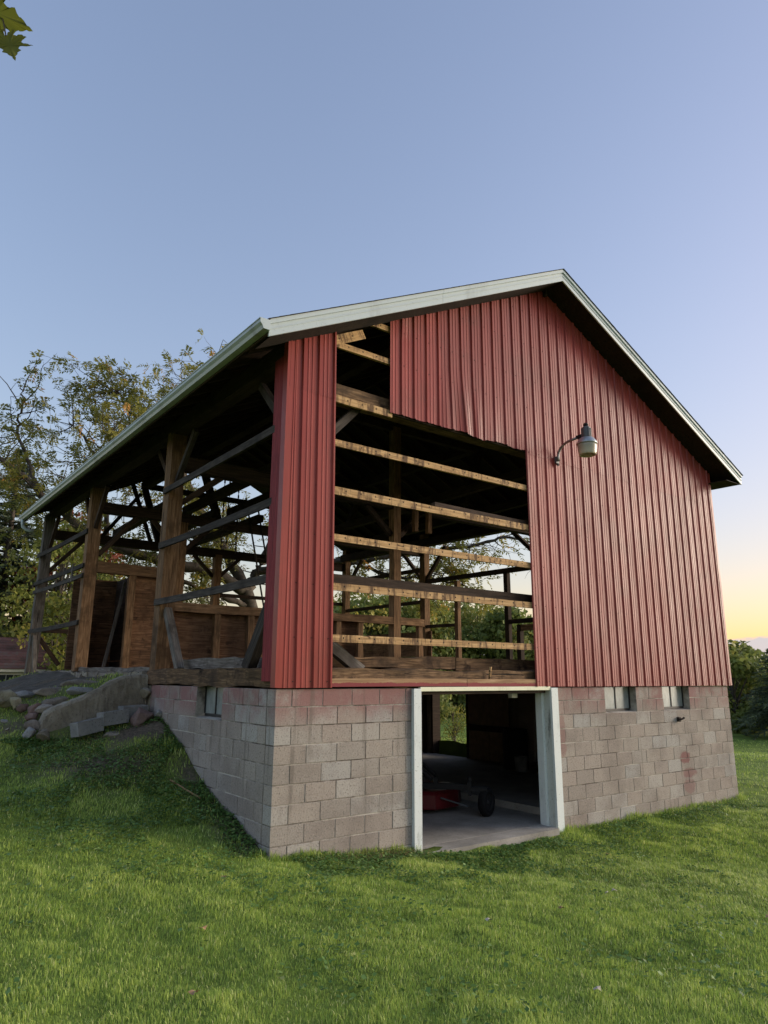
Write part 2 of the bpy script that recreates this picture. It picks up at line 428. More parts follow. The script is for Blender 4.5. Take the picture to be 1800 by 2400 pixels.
class MB:
    def __init__(s): s.v = []; s.f = []
    def quad_prism(s, ring_list, cap=True):
        """list of equal-length rings -> tube"""
        n = len(ring_list[0]); b = len(s.v)
        for r in ring_list: s.v += [tuple(p) for p in r]
        for i in range(len(ring_list)-1):
            for j in range(n):
                a = b+i*n+j; c = b+i*n+(j+1) % n
                s.f.append((a, c, c+n, a+n))
        if cap:
            s.f.append(tuple(b+j for j in reversed(range(n))))
            e = b+(len(ring_list)-1)*n
            s.f.append(tuple(e+j for j in range(n)))
        return s
    def box(s, x0, x1, y0, y1, z0, z1, bev=0.0):
        if bev <= 0:
            return s.quad_prism([[(x0, y0, z0), (x1, y0, z0), (x1, y1, z0), (x0, y1, z0)], [(x0, y0, z1), (x1, y0, z1), (x1, y1, z1), (x0, y1, z1)]][::1])
        b = bev
        def ring(z, d):
            return [(x0+d, y0+d, z), (x1-d, y0+d, z), (x1-d, y1-d, z), (x0+d, y1-d, z)]
        return s.quad_prism([ring(z0, b), ring(z0+b, 0), ring(z1-b, 0), ring(z1, b)])
    def tube(s, pts, rad, n=8, cap=True):
        pts = [Vector(p) for p in pts]
        rad = rad if hasattr(rad, '__len__') else [rad]*len(pts)
        rings = []; up = Vector((0.03, 0.07, 1))
        for i, p in enumerate(pts):
            d = (pts[min(i+1, len(pts)-1)]-pts[max(i-1, 0)]).normalized()
            a = d.cross(up)
            if a.length < 0.05: a = d.cross(Vector((1, 0, 0)))
            a.normalize(); b = d.cross(a)
            rings.append([p+(a*math.cos(t)+b*math.sin(t))*rad[i] for t in [2*math.pi*k/n for k in range(n)]])
        return s.quad_prism(rings, cap)
    def lathe(s, prof, cx, cy, n=20, axis='z'):
        rings = [[(cx+r*math.cos(2*math.pi*k/n), cy+r*math.sin(2*math.pi*k/n), z) for k in range(n)] for r, z in prof]
        return s.quad_prism(rings)
    def mesh(s, name):
        me = bpy.data.meshes.new(name); me.from_pydata([tuple(v) for v in s.v], [], s.f); me.update()
        return me
    def build(s, name, mat, parent=None, smooth=False, auto=None):
        me = s.mesh(name)
        bm = bmesh.new(); bm.from_mesh(me); bmesh.ops.recalc_face_normals(bm, faces=bm.faces); bm.to_mesh(me); bm.free()
        me.materials.append(MATS[mat])
        if smooth:
            for p in me.polygons: p.use_smooth = True
        ob = bpy.data.objects.new(name, me); COL.objects.link(ob)
        if parent: ob.parent = parent
        return ob

def tag(o, label=None, cat=None, group=None, kind=None):
    if label: o['label'] = label
    if cat: o['category'] = cat
    if group: o['group'] = group
    if kind: o['kind'] = kind
    return o
def empty(name, loc=(0, 0, 0)):
    o = bpy.data.objects.new(name, None); COL.objects.link(o); o.location = loc; o.empty_display_size = 0.2
    return o

def beam(name, p0, p1, w, h, mat, parent, rough=0.006, seg=4, roll=0.0, sag=0.0, taper=0.0):
    """hewn timber: local X along its length, w across, h in its depth"""
    p0 = Vector(p0); p1 = Vector(p1); L = (p1-p0).length
    X = (p1-p0).normalized()
    up = Vector((0, 0, 1)) if abs(X.z) < 0.95 else Vector((0, 1, 0))
    Y = up.cross(X).normalized(); Z = X.cross(Y)
    if roll: Y, Z = Y*math.cos(roll)+Z*math.sin(roll), Z*math.cos(roll)-Y*math.sin(roll)
    mb = MB(); rings = []
    for i in range(seg+1):
        t = i/seg; x = t*L
        k = 1-taper*t
        r = [(x, -w/2*k, -h/2*k), (x, w/2*k, -h/2*k), (x, w/2*k, h/2*k), (x, -w/2*k, h/2*k)]
        s_ = -sag*4*t*(1-t)
        rings.append([(a, b+rnd.uniform(-rough, rough), c+s_+rnd.uniform(-rough, rough)) for a, b, c in r])
    mb.quad_prism(rings)
    ob = mb.build(name, mat, parent)
    ob.matrix_local = Matrix(((X.x, Y.x, Z.x, p0.x), (X.y, Y.y, Z.y, p0.y), (X.z, Y.z, Z.z, p0.z), (0, 0, 0, 1)))
    return ob

# ------------------------------------------------------------------ ground
W = 9.744           # gable width
YB = 13.30          # back of the barn
CTRL = np.array([
 (0,0,-.10),(.6,0,-.135),(1.2,0,-.19),(1.9,0,-.27),(3.2,0,-.33),(4.7,0,-.385),(6.4,0,-.405),(8,0,-.405),(9.74,0,-.425),
 (-.02,.25,-.02),(-.02,.65,.10),(-.02,1.23,.25),(-.02,1.93,.51),(-.02,2.62,.81),(-.02,3.5,1.14),(-.02,3.95,1.18),
 (-.5,3.85,1.06),(-1,3.8,.96),(-1.5,3.7,.86),(-1.75,3.9,.92),
 (-.7,2.5,.72),(-.8,1.2,.24),(-1.3,2.6,.64),(-.6,.2,.02),(-.3,-.6,-.08),
 (-2.93,-2.7,.05),(-2.5,.2,.22),(-2.2,2.9,.60),(-2.0,4.6,1.05),(-1.9,5.2,1.28),(-2.4,6.0,1.30),(-3.5,3,.62),(-4,-1,.25),(-5,1,.45),(-6,4,.8),(-8,-4,.3),(-4,7,1.1),(-6,10,1.0),
 (-.45,4.75,1.62),(-1.0,4.7,1.46),(-1.45,4.7,1.30),(-.15,6,1.72),(-.15,9,1.76),(-.2,13,1.76),(-1.2,6.5,1.42),(-1.3,9,1.36),(-1.4,13,1.34),(-2.4,9,1.24),(-3.2,11,1.10),(-3,16,1.05),(0.3,16,1.25),(2,21,1.1),(-4,22,0.9),(6,18,.6),(8.5,18.5,.2),(6,26,.7),
 (-3.8,-7,.05),(-1.2,-3.5,-.05),(.8,-4.5,-.16),(0,-2.2,-.10),(2,-2,-.28),(4.2,-2.5,-.42),(6,-2.5,-.52),(5,-6,-.4),(0,-8,-.1),(-8,-10,.1),(10,-2,-.58),(12,-6,-.7),(15,1,-.72),(22,5,-.98),(14,8,-.75),(12,14,-.7),(16,18,-.9),(28,14,-1.3),(28,0,-1.3),(22,26,-1.2),(12,26,-.3)])
def tps_fit(c, lam=0.02):
    n = len(c); d = np.linalg.norm(c[:, None, :2]-c[None, :, :2], axis=2)
    K = np.where(d > 0, d*d*np.log(d+1e-12), 0)+lam*np.eye(n)
    Pm = np.c_[np.ones(n), c[:, :2]]
    A = np.block([[K, Pm], [Pm.T, np.zeros((3, 3))]])
    return np.linalg.solve(A, np.r_[c[:, 2], 0, 0, 0])
_tw = tps_fit(CTRL)
def smooth01(t): t = np.clip(t, 0, 1); return t*t*(3-2*t)
_ph = rng.uniform(0, 6.28, (24, 2)); _dr = rng.uniform(0, 6.28, 24); _fq = rng.uniform(2.2, 9.0, 24)
def vnoise(x, y, fr, seed):
    g = np.random.default_rng(seed).random((64, 64))
    u, v = x*fr, y*fr; i, j = np.floor(u).astype(int), np.floor(v).astype(int)
    a, b = u-i, v-j; a = a*a*(3-2*a); b = b*b*(3-2*b)
    q = lambda m, n: g[m % 64, n % 64]
    return (q(i, j)*(1-a)+q(i+1, j)*a)*(1-b)+(q(i, j+1)*(1-a)+q(i+1, j+1)*a)*b
def lump(x, y):
    """tufty unevenness of the lawn, centimetres"""
    o = 0
    for i in range(24):
        o = o+np.sin((x*np.cos(_dr[i])+y*np.sin(_dr[i]))*_fq[i]+_ph[i, 0]+1.3*np.sin(_fq[i]*0.37*(y-x)+_ph[i, 1]))/_fq[i]
    return o*0.015+0.026*(vnoise(x, y, 3.2, 1)-0.5)+0.026*(vnoise(x, y, 6.5, 2)-0.5)
def height(x, y, lumps=True):
    x = np.asarray(x, float); y = np.asarray(y, float); sh = x.shape
    xf, yf = x.ravel(), y.ravel(); h = np.empty(len(xf))
    for a in range(0, len(xf), 20000):
        xx, yy = xf[a:a+20000], yf[a:a+20000]
        d2 = (xx[:, None]-CTRL[None, :, 0])**2+(yy[:, None]-CTRL[None, :, 1])**2
        h[a:a+20000] = (0.5*d2*np.log(d2+1e-12))@_tw[:-3]+_tw[-3]+_tw[-2]*xx+_tw[-1]*yy
    far = 0.6+(-2.5)*smooth01((xf+5)/32)
    r = np.hypot(xf-5, yf-4)
    t = smooth01((r-18)/16)
    h = h*(1-t)+far*t
    h = h-0.03*np.exp(-(((xf-3.3)/1.4)**4+(yf/0.35)**2))
    if lumps: h = h+lump(xf, yf)*np.clip(1-(r-10)/40, 0.3, 1)
    return h.reshape(sh)
def hz(x, y): return float(height(np.array([x]), np.array([y]))[0])

def axis(lo, hi, fine_lo, fine_hi, step, extra):
    a = list(np.arange(fine_lo, fine_hi+1e-6, step))
    v = fine_hi; s_ = step
    while v < hi: s_ = min(s_*1.22, 40); v += s_; a.append(v)
    v = fine_lo; s_ = step
    while v > lo: s_ = min(s_*1.22, 40); v -= s_; a.append(v)
    a = [q for q in a if all(abs(q-e) > step*0.45 for e in extra)]+list(extra)
    return np.array(sorted(a))
gx = axis(-700, 900, -5.4, 12, 0.10, [0.03, 0.11, 9.63, 9.71])
gy = axis(-500, 900, -6.4, 7, 0.10, [0.03, 0.11, 13.18, 13.26])
GX, GY = np.meshgrid(gx, gy, indexing='ij')
GZ = height(GX, GY)
inside = (GX > 0.07) & (GX < 9.67) & (GY > 0.07) & (GY < 13.22)
GZ = np.where(inside, -0.75, GZ)
def bare_at(x, y):
    """trodden earth on the bank and along the foot of the walls"""
    n = np.sin(x*3.1+1.7*np.sin(y*2.3))*0.5+np.sin(y*4.3+x*1.9)*0.35+np.sin(x*9.1-y*7.7)*0.2
    b = np.zeros_like(x)
    near_side = np.exp(-((x+0.08)/0.26)**2)*((y > 0.1) & (y < 4.2))*(x < 0.2)
    b = np.maximum(b, near_side*np.clip(0.95+0.5*n, 0, 1))
    bank = np.exp(-(((x+0.75)/1.05)**2+((y-3.0)/0.95)**2))
    b = np.maximum(b, np.clip(bank*(1.05+0.6*n), 0, 1))
    st = np.exp(-(((x+2.0)/0.55)**2+((y-4.5)/0.5)**2))
    b = np.maximum(b, np.clip(st*(1.0+0.5*n), 0, 1))
    rp = np.exp(-(((x+0.9)/1.1)**4+((y-8.6)/3.8)**6))
    b = np.maximum(b, np.clip(rp*1.2, 0, 1)*(x < 0.1))
    fr = np.exp(-((y+0.10)/0.16)**2)*((x > 0.1) & (x < 2.1))*np.clip((x-0.0)/1.6, 0, 1)
    b = np.maximum(b, np.clip(fr*(0.8+0.6*n), 0, 1))
    return b
nx, ny = GX.shape
idx = np.arange(nx*ny).reshape(nx, ny)
quads = np.stack([idx[:-1, :-1].ravel(), idx[1:, :-1].ravel(), idx[1:, 1:].ravel(), idx[:-1, 1:].ravel()], 1)
lawn = big_mesh('lawn', np.stack([GX.ravel(), GY.ravel(), GZ.ravel()], 1), quads, 'lawn_ground', smooth=True)
a = lawn.data.attributes.new('bare', 'FLOAT', 'POINT'); a.data.foreach_set('value', bare_at(GX, GY).ravel().astype(np.float32))
tag(lawn, 'mown green lawn sloping away from the barn', 'lawn', kind='structure')

# ------------------------------------------------------------------ the barn
barn = empty('barn')
tag(barn, 'old timber barn with red ribbed metal siding half stripped and concrete block basement', 'barn')
SL, SR, ZR, XC = 0.508, 0.482, 8.47, W/2
def zroof(x, y): return ZR-(SL*(XC-x) if x < XC else SR*(x-XC))+0.024*max(y, 0)
Y0, Y1, XE0, XE1 = -0.46, 14.05, -0.52, W+0.58
def bp(name, *a, **k): return beam(name, *a, parent=barn, **k)

# --- block walls. Course k (1 = lowest) tops out at z = -0.4064+0.2032*k on the gable
BL, BH, BT, J = 0.4064, 0.2032, 0.19, 0.013
_bm_cache = {}
def block_mesh(L, H, ax):
    key = (round(L, 3), round(H, 3), ax)
    if key not in _bm_cache:
        mb = MB()
        if ax == 'x': mb.box(J/2, L-J/2, 0, BT, J/2, H-J/2, 0.003)
        else: mb.box(0, BT, J/2, L-J/2, J/2, H-J/2, 0.003)
        me = mb.mesh('concrete_block'); me.materials.append(MATS['concrete_block'])
        bm = bmesh.new(); bm.from_mesh(me); bmesh.ops.recalc_face_normals(bm, faces=bm.faces); bm.to_mesh(me); bm.free()
        _bm_cache[key] = me
    return _bm_cache[key]
def put_block(parent, x, y, z, L, H, ax):
    if L < 0.05 or H < 0.04: return
    o = bpy.data.objects.new('concrete_block', block_mesh(L, H, ax)); COL.objects.link(o); o.parent = parent
    j = 0.0022
    o.location = (x+(rnd.uniform(-j, j) if ax == 'y' else 0), y+(rnd.uniform(-j, j) if ax == 'x' else 0), z)
def wall_course(parent, ax, a0, a1, z0, z1, full_first, holes, fixed):
    """one course from a0 to a1; holes = [(s, e)] intervals without block"""
    p = a0; first = True; step = []
    while p < a1-1e-6:
        l = (BL if full_first else BL/2) if first else BL
        if first and a0 < 0: l -= a0
        step.append((p, min(p+l, a1))); p += l; first = False
    for s_, e in step:
        segs = [(s_, e)]
        for h0, h1 in holes:
            new = []
            for q0, q1 in segs:
                if h1 <= q0 or h0 >= q1: new.append((q0, q1)); continue
                if h0 > q0: new.append((q0, h0))
                if h1 < q1: new.append((h1, q1))
            segs = new
        for q0, q1 in segs:
            if ax == 'x': put_block(parent, q0, fixed, z0, q1-q0, z1-z0, 'x')
            else: put_block(parent, fixed, q0, z0, q1-q0, z1-z0, 'y')
DOOR = (1.93, 4.69)
WINX = [(5.90, 6.74), (7.54, 8.37)]
WINY = (1.40, 2.22)
TOP = 1.62
core = MB()
core.box(0.005, DOOR[0], 0.005, 0.185, -0.7, TOP-0.005)
gable_left = core.build('block_wall', 'mortar', barn); core = MB()
core.box(DOOR[1], W-0.012, 0.005, 0.185, -0.7, 1.205)
for a0, a1 in ((DOOR[1], WINX[0][0]), (WINX[0][1], WINX[1][0]), (WINX[1][1], W-0.012)):
    core.box(a0+0.004, a1-0.004, 0.005, 0.185, 1.206, TOP-0.005)
gable_right = core.build('block_wall', 'mortar', barn)
core = MB()
core.box(0.005, 0.183, 0.19, 4.05, -0.7, 1.205)
core.box(0.005, 0.183, 0.19, WINY[0]-0.004, 1.206, TOP-0.005); core.box(0.005, 0.183, WINY[1]+0.004, 4.05, 1.206, TOP-0.005)
side_wall = core.build('block_wall', 'mortar', barn)
for k in range(0, 11):
    z0 = -0.4064+BH*k-BH*1; z1 = min(z0+BH, TOP)
    if z1 <= z0+0.04: continue
    full = (round(z0/BH) % 2 == 0)          # course resting on z = 0 starts with a full block
    wins = WINX if z0 > 1.2 else []
    wall_course(gable_left, 'x', -J/2, W, z0, z1, full, [(DOOR[0], W)], 0.0)
    wall_course(gable_right, 'x', -J/2, W+J/2, z0, z1, full, [(-1, DOOR[1])]+wins, 0.0)
    # side wall: bonded with the gable (starts behind the gable's corner block)
    yoff = 0.2032
    holes = [WINY] if z0 > 1.2 else []
    if z0 > -0.35:
        p = 0.0
        wall_course(side_wall, 'y', yoff, 4.05, z0, z1, full, holes, 0.0)
# the remaining basement walls, plain inside the dark
mb = MB(); mb.box(0.0, 0.35, 4.06, YB, -0.7, 1.60); mb.build('foundation_wall', 'cast_concrete', barn)
mb = MB(); mb.box(0.35, 9.54, YB-0.25, YB-0.01, -0.7, 1.60); mb.build('foundation_wall', 'cast_concrete', barn)
mb = MB()
mb.box(9.55, 9.735, 0.19, 6.93, -0.7, TOP-0.01); mb.box(9.55, 9.735, 8.42, YB, -0.7, TOP-0.01)
mb.build('foundation_wall', 'concrete_block', barn)

# --- basement windows
def win(x0, x1, z0, z1, ax):
    root = empty('window'); root.parent = barn
    # frame bars, mullion, panes, sill (all in the reveal)
    d = 0.115
    def bar(a0, a1, b0, b1, nm, mat, t0=d, t1=d+0.03):
        m_ = MB()
        if ax == 'x': m_.box(a0, a1, t0, t1, b0, b1)
        else: m_.box(t0, t1, a0, a1, b0, b1)
        return m_.build(nm, mat, root)
    mid = (x0+x1)/2+(0.02 if ax == 'x' else 0.05)
    bar(x0+0.002, x0+0.03, z0+0.035, z1-0.002, 'frame', 'frame_black'); bar(x1-0.03, x1-0.002, z0+0.035, z1-0.002, 'frame', 'frame_black')
    bar(x0+0.03, x1-0.03, z0+0.002, z0+0.035, 'frame', 'frame_black')
    bar(mid-0.011, mid+0.011, z0+0.036, z1-0.002, 'mullion', 'frame_black')
    bar(x0+0.03, mid-0.011, z0+0.036, z1-0.002, 'pane', 'pane_glass', d+0.012, d+0.018)
    bar(mid+0.011, x1-0.03, z0+0.036, z1-0.002, 'pane', 'pane_glass', d+0.012, d+0.018)
    m_ = MB()
    if ax == 'x': m_.quad_prism([[(x0+.003, 0.004, z0-.03), (x0+.003, d+.03, z0-.03), (x0+.003, d+.03, z0+.001), (x0+.003, 0.004, z0-.018)], [(x1-.003, 0.004, z0-.03), (x1-.003, d+.03, z0-.03), (x1-.003, d+.03, z0+.001), (x1-.003, 0.004, z0-.018)]])
    else: m_.quad_prism([[(0.004, x0+.003, z0-.03), (d+.03, x0+.003, z0-.03), (d+.03, x0+.003, z0+.001), (0.004, x0+.003, z0-.018)], [(0.004, x1-.003, z0-.03), (d+.03, x1-.003, z0-.03), (d+.03, x1-.003, z0+.001), (0.004, x1-.003, z0-.018)]])
    m_.build('sill', 'mortar', root)
for a0, a1 in WINX: win(a0, a1, 1.235, TOP-0.005, 'x')
win(WINY[0], WINY[1], 1.235, TOP-0.005, 'y')

# --- basement door frame
mb = MB(); mb.box(1.925, 2.045, -0.050, 0.14, -0.42, 1.612, 0.004); mb.build('door_post', 'jamb_white', barn)
mb = MB(); mb.box(4.550, 4.695, -0.050, -0.012, -0.46, 1.612, 0.004); mb.build('door_post', 'jamb_white', barn)
mb = MB(); mb.box(4.555, 4.690, -0.010, 0.105, -0.46, 1.610, 0.004); mb.build('door_jamb', 'jamb_grey', barn)
mb = MB(); mb.box(4.500, 4.600, 0.108, 0.225, -0.44, 1.55, 0.004); mb.build('door_stop', 'jamb_white', barn)
mb = MB(); mb.box(2.047, 4.548, -0.034, 0.02, 1.578, 1.632, 0.003); mb.build('door_header', 'header_cream', barn)
mb = MB(); mb.box(2.047, 4.50, 0.022, 0.15, 1.535, 1.60, 0.003); mb.build('lintel', 'dark_wood', barn)

# --- basement floor, ceiling deck, joists and posts
mb = MB(); mb.box(0.19, 5.03, 0.19, 13.04, -0.55, -0.30); mb.build('basement_floor', 'slab_floor', barn)
mb = MB(); mb.box(2.05, 4.49, -0.12, 0.188, -0.55, -0.303); mb.build('threshold', 'slab_floor', barn)
mb = MB()
mb.quad_prism([[(5.032, 0.19, -.6), (5.032, 13.0, -.6), (5.032, 13.0, -.195), (5.032, .19, -.195)], [(9.54, 0.19, -.6), (9.54, 13.0, -.6), (9.54, 13.0, -.30), (9.54, .19, -.30)]])
mb.build('raised_floor', 'slab_floor', barn)
mb = MB(); mb.box(0.26, W-0.06, 0.33, YB-0.12, 1.735, 1.84); mb.build('barn_floor', 'dark_wood', barn)
for i, y in enumerate(np.arange(0.75, 13, 0.75)):
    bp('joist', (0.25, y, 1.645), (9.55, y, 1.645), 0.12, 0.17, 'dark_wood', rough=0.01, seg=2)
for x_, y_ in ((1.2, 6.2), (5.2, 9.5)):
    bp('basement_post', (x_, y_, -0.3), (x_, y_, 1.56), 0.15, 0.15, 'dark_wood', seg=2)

# --- sills
bp('sill_beam', (0.30, 0.165, 1.745), (4.60, 0.165, 1.745), 0.26, 0.205, 'rotten_wood', rough=0.022, seg=14)
bp('sill_beam', (4.62, 0.165, 1.745), (W, 0.165, 1.745), 0.26, 0.205, 'dark_wood', rough=0.015, seg=6)
bp('sill_beam', (0.125, 0.05, 1.738), (0.125, 4.25, 1.738), 0.26, 0.215, 'rotten_wood', rough=0.020, seg=14)
bp('sill_beam', (0.16, 4.30, 1.845), (0.16, 9.10, 1.885), 0.20, 0.07, 'grey_wood', rough=0.016, seg=10)
bp('sill_beam', (0.12, 9.10, 1.755), (0.06, 13.3, 1.755), 0.26, 0.20, 'grey_wood', rough=0.02, seg=8)
bp('sill_beam', (9.62, 0.31, 1.745), (9.62, YB, 1.745), 0.24, 0.205, 'dark_wood', rough=0.015, seg=6)
bp('nailer_board', (0.66, -0.012, 1.688), (2.86, -0.012, 1.688), 0.035, 0.095, 'nailer_wood', rough=0.002)
bp('nailer_board', (2.865, -0.014, 1.683), (4.28, -0.014, 1.683), 0.035, 0.10, 'nailer_wood', rough=0.003)
tag(barn.children[-1], 'board with worn pink-red paint')
# logs lying on the floor edge just behind the sills
bp('floor_log', (0.40, 0.48, 1.93), (3.02, 0.48, 1.945), 0.24, 0.15, 'rotten_wood', rough=0.02, seg=10)
bp('floor_log', (3.04, 0.47, 1.935), (4.7, 0.47, 1.935), 0.2, 0.17, 'rotten_wood', rough=0.01, seg=4)
bp('floor_log', (0.40, 0.62, 1.92), (0.40, 3.75, 1.93), 0.20, 0.15, 'grey_wood', rough=0.025, seg=8)
bp('stake', (3.32, -0.005, 1.73), (3.325, -0.02, 1.90), 0.03, 0.03, 'girt_amber', seg=1)

# --- posts  (left line, right line, inside)
def zp(x, y): return zroof(x, y)-0.30
bp('post', (0.13, 0.165, 1.72), (0.13, 0.165, zp(0.1, 0)-0.1), 0.24, 0.24, 'dark_wood', rough=0.005, seg=6)
bp('corner_board', (-0.018, 0.175, 1.70), (-0.018, 0.175, zp(0.0, 0)-0.06), 0.034, 0.235, 'red_paint_wood', rough=0.003, seg=6)
tag(barn.children[-1], 'corner board in flaking red barn paint')
POST2 = bp('post', (0.125, 4.105, 1.82), (0.125, 4.105, zp(0.1, 4)-0.05), 0.245, 0.25, 'beam_wood', seg=5)
bp('post', (0.10, 8.97, 1.84), (0.10, 8.97, zp(0.1, 9)-0.05), 0.25, 0.25, 'beam_wood', seg=5)
bp('post', (-0.06, 13.22, 1.78), (-0.02, 13.22, zp(0.1, 13.2)-0.05), 0.24, 0.24, 'grey_wood', seg=5)
bp('post', (9.64, 0.17, 1.84), (9.64, 0.17, zp(9.64, 0)-0.1), 0.2, 0.24, 'dark_wood', seg=3)
bp('post', (9.64, 4.1, 1.84), (9.64, 4.1, zp(9.64, 4)-0.1), 0.2, 0.22, 'dark_wood', seg=3)
bp('post', (9.66, 8.86, 1.84), (9.66, 8.86, zp(9.64, 9)-0.1), 0.2, 0.22, 'beam_wood', seg=3)
bp('post', (9.66, 13.12, 1.84), (9.66, 13.12, zp(9.64, 13)-0.1), 0.2, 0.22, 'beam_wood', seg=3)
bp('post', (4.81, 4.07, 1.82), (4.81, 4.07, 6.95), 0.18, 0.18, 'beam_wood', seg=5)
bp('post', (2.10, 8.94, 1.84), (2.10, 8.94, 5.34), 0.22, 0.20, 'beam_wood', seg=4)
bp('post', (4.85, 13.15, 1.84), (4.85, 13.15, 5.42), 0.22, 0.22, 'beam_wood', seg=4)
bp('post', (5.0, 0.17, 1.84), (5.0, 0.17, 5.25), 0.2, 0.2, 'dark_wood', seg=3)

# --- tie beams of the four bents
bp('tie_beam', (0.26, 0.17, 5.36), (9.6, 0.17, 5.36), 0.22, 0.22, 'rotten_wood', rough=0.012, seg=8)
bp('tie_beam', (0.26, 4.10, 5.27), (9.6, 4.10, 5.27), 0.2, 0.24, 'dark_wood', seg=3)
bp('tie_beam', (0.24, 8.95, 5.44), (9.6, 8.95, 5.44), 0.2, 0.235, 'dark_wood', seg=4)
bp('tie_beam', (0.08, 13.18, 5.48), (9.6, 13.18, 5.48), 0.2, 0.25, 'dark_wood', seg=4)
# --- wall plates
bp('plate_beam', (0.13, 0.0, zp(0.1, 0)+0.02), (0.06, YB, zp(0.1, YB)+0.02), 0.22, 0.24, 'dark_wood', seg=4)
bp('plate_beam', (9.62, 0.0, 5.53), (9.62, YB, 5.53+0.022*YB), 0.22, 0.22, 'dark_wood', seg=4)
# --- purlin plates and their canted struts
for xx in (2.45, 7.35):
    zz = zroof(xx, 0)-0.30
    bp('purlin_plate', (xx, 0.05, zz), (xx, YB, zz+0.024*YB), 0.18, 0.20, 'dark_wood', seg=3)
    for yy in (0.17, 4.1, 8.95, 13.18):
        s_ = 1 if xx < XC else -1
        zt = zz+0.024*yy-0.1
        bp('strut', (xx+s_*0.55, yy, 5.56), (xx, yy, zt), 0.15, 0.16, 'dark_wood', seg=2)
bp('ridge_board', (XC, -0.1, ZR-0.22), (XC, YB+0.3, ZR-0.22+0.024*YB), 0.05, 0.2, 'dark_wood', seg=2)
# --- braces
BR = [((0.13, 0.28, 4.85), (0.13, 0.98, 5.58)), ((0.13, 3.98, 4.92), (0.13, 3.28, 5.62)), ((0.13, 4.23, 4.95), (0.13, 4.95, 5.7)),
      ((0.10, 8.85, 4.95), (0.10, 8.15, 5.75)), ((0.09, 9.1, 4.95), (0.09, 9.8, 5.78)), ((0.02, 13.1, 5.0), (0.04, 12.4, 5.82)),
      ((0.25, 8.95, 4.36), (1.02, 8.95, 5.33)), ((1.98, 8.95, 4.70), (1.38, 8.95, 5.33)), ((2.22, 8.95, 4.7), (2.85, 8.95, 5.33)),
      ((0.05, 13.2, 4.42), (0.85, 13.2, 5.36)), ((0.02, 13.2, 2.75), (0.60, 13.2, 2.02)),
      ((0.95, 13.2, 5.0), (2.35, 13.2, 7.0)), ((2.1, 13.2, 7.25), (2.75, 13.2, 5.6)), ((3.1, 13.2, 5.6), (4.4, 13.2, 7.3)),
      ((4.75, 13.2, 4.75), (4.1, 13.2, 5.36)), ((4.95, 13.2, 4.75), (5.6, 13.2, 5.36)),
      ((9.64, 4.2, 4.55), (9.64, 5.25, 5.50)), ((9.66, 8.97, 4.62), (9.66, 9.95, 5.58)), ((9.66, 8.75, 4.62), (9.66, 7.9, 5.5)), ((9.66, 13.0, 4.85), (9.66, 12.15, 5.65)),
      ((0.62, 0.17, 4.70), (1.15, 0.17, 5.26)), ((0.28, 4.1, 4.6), (0.95, 4.1, 5.15)), ((4.7, 4.07, 4.6), (4.1, 4.1, 5.15)), ((4.92, 4.07, 4.6), (5.5, 4.1, 5.15))]
for i, (p, q) in enumerate(BR):
    bp('brace', p, q, 0.09 if i > 5 else 0.08, 0.10, 'dark_wood' if i not in (0, 1, 20) else 'girt_grey', seg=2)
bp('brace', (0.13, 3.97, 2.78), (0.13, 3.25, 1.84), 0.11, 0.12, 'grey_wood', seg=3)
bp('brace', (0.13, 0.28, 2.80), (0.13, 0.98, 1.84), 0.12, 0.15, 'girt_grey', seg=3)
bp('brace', (0.50, 0.28, 2.36), (1.28, 0.22, 1.83), 0.11, 0.13, 'grey_wood', seg=3)
bp('brace', (-0.08, 13.08, 2.75), (-0.05, 12.75, 1.80), 0.09, 0.09, 'grey_wood', seg=3)
# --- long timbers lying across the ties (old hay loft)
for xx, z0, z1, ya, yb in ((2.25, 5.72, 5.80, 4.0, 9.6), (3.3, 5.75, 5.85, 4.0, 9.3), (3.9, 5.62, 5.7, 8.4, 13.3), (1.6, 5.66, 5.72, 8.2, 13.3), (2.9, 5.70, 5.74, 8.8, 13.4), (6.2, 5.65, 5.7, 0.1, 9.2), (7.9, 5.65, 5.7, 0.1, 9.2)):
    bp('loft_timber', (xx, ya, z0), (xx+0.15, yb, z1), 0.16, 0.18, 'dark_wood', seg=3)
bp('collar_beam', (2.45, 13.18, 7.25), (7.35, 13.18, 7.25), 0.14, 0.15, 'dark_wood', seg=2)
bp('collar_beam', (2.45, 8.95, 7.1), (7.35, 8.95, 7.1), 0.14, 0.15, 'dark_wood', seg=2)
bp('collar_beam', (2.45, 4.1, 6.95), (7.35, 4.1, 6.95), 0.14, 0.15, 'dark_wood', seg=2)
for xx in (5.25, 5.62): bp('loft_stub', (xx, 3.95, 4.72), (xx, 3.95, 5.2), 0.1, 0.1, 'beam_wood', seg=1)

# --- girts of the gable (bared where the sheets are gone) and of the left side
for z_ in (2.197, 2.812, 3.415):
    bp('girt', (0.30, 0.008, z_), (W-0.1, 0.008, z_+0.006), 0.036, 0.088, 'girt_amber', rough=0.0025, seg=8)
bp('girt', (0.30, 0.008, 4.012), (W-0.1, 0.008, 4.03), 0.036, 0.098, 'girt_amber', rough=0.0025, seg=8, sag=0.02)
bp('girt', (0.30, 0.008, 4.632), (W-0.1, 0.008, 4.645), 0.036, 0.088, 'girt_amber', rough=0.0025, seg=8)
bp('girt', (0.30, 0.008, 5.228), (1.60, 0.008, 5.228), 0.036, 0.100, 'girt_amber', rough=0.003, seg=4)
bp('girt', (1.62, 0.012, 5.268), (W-0.1, 0.012, 5.275), 0.036, 0.090, 'dark_wood', rough=0.003, seg=4)
bp('girt', (0.30, 0.008, 5.985), (W-0.3, 0.008, 5.985), 0.036, 0.085, 'girt_amber', rough=0.003, seg=8)
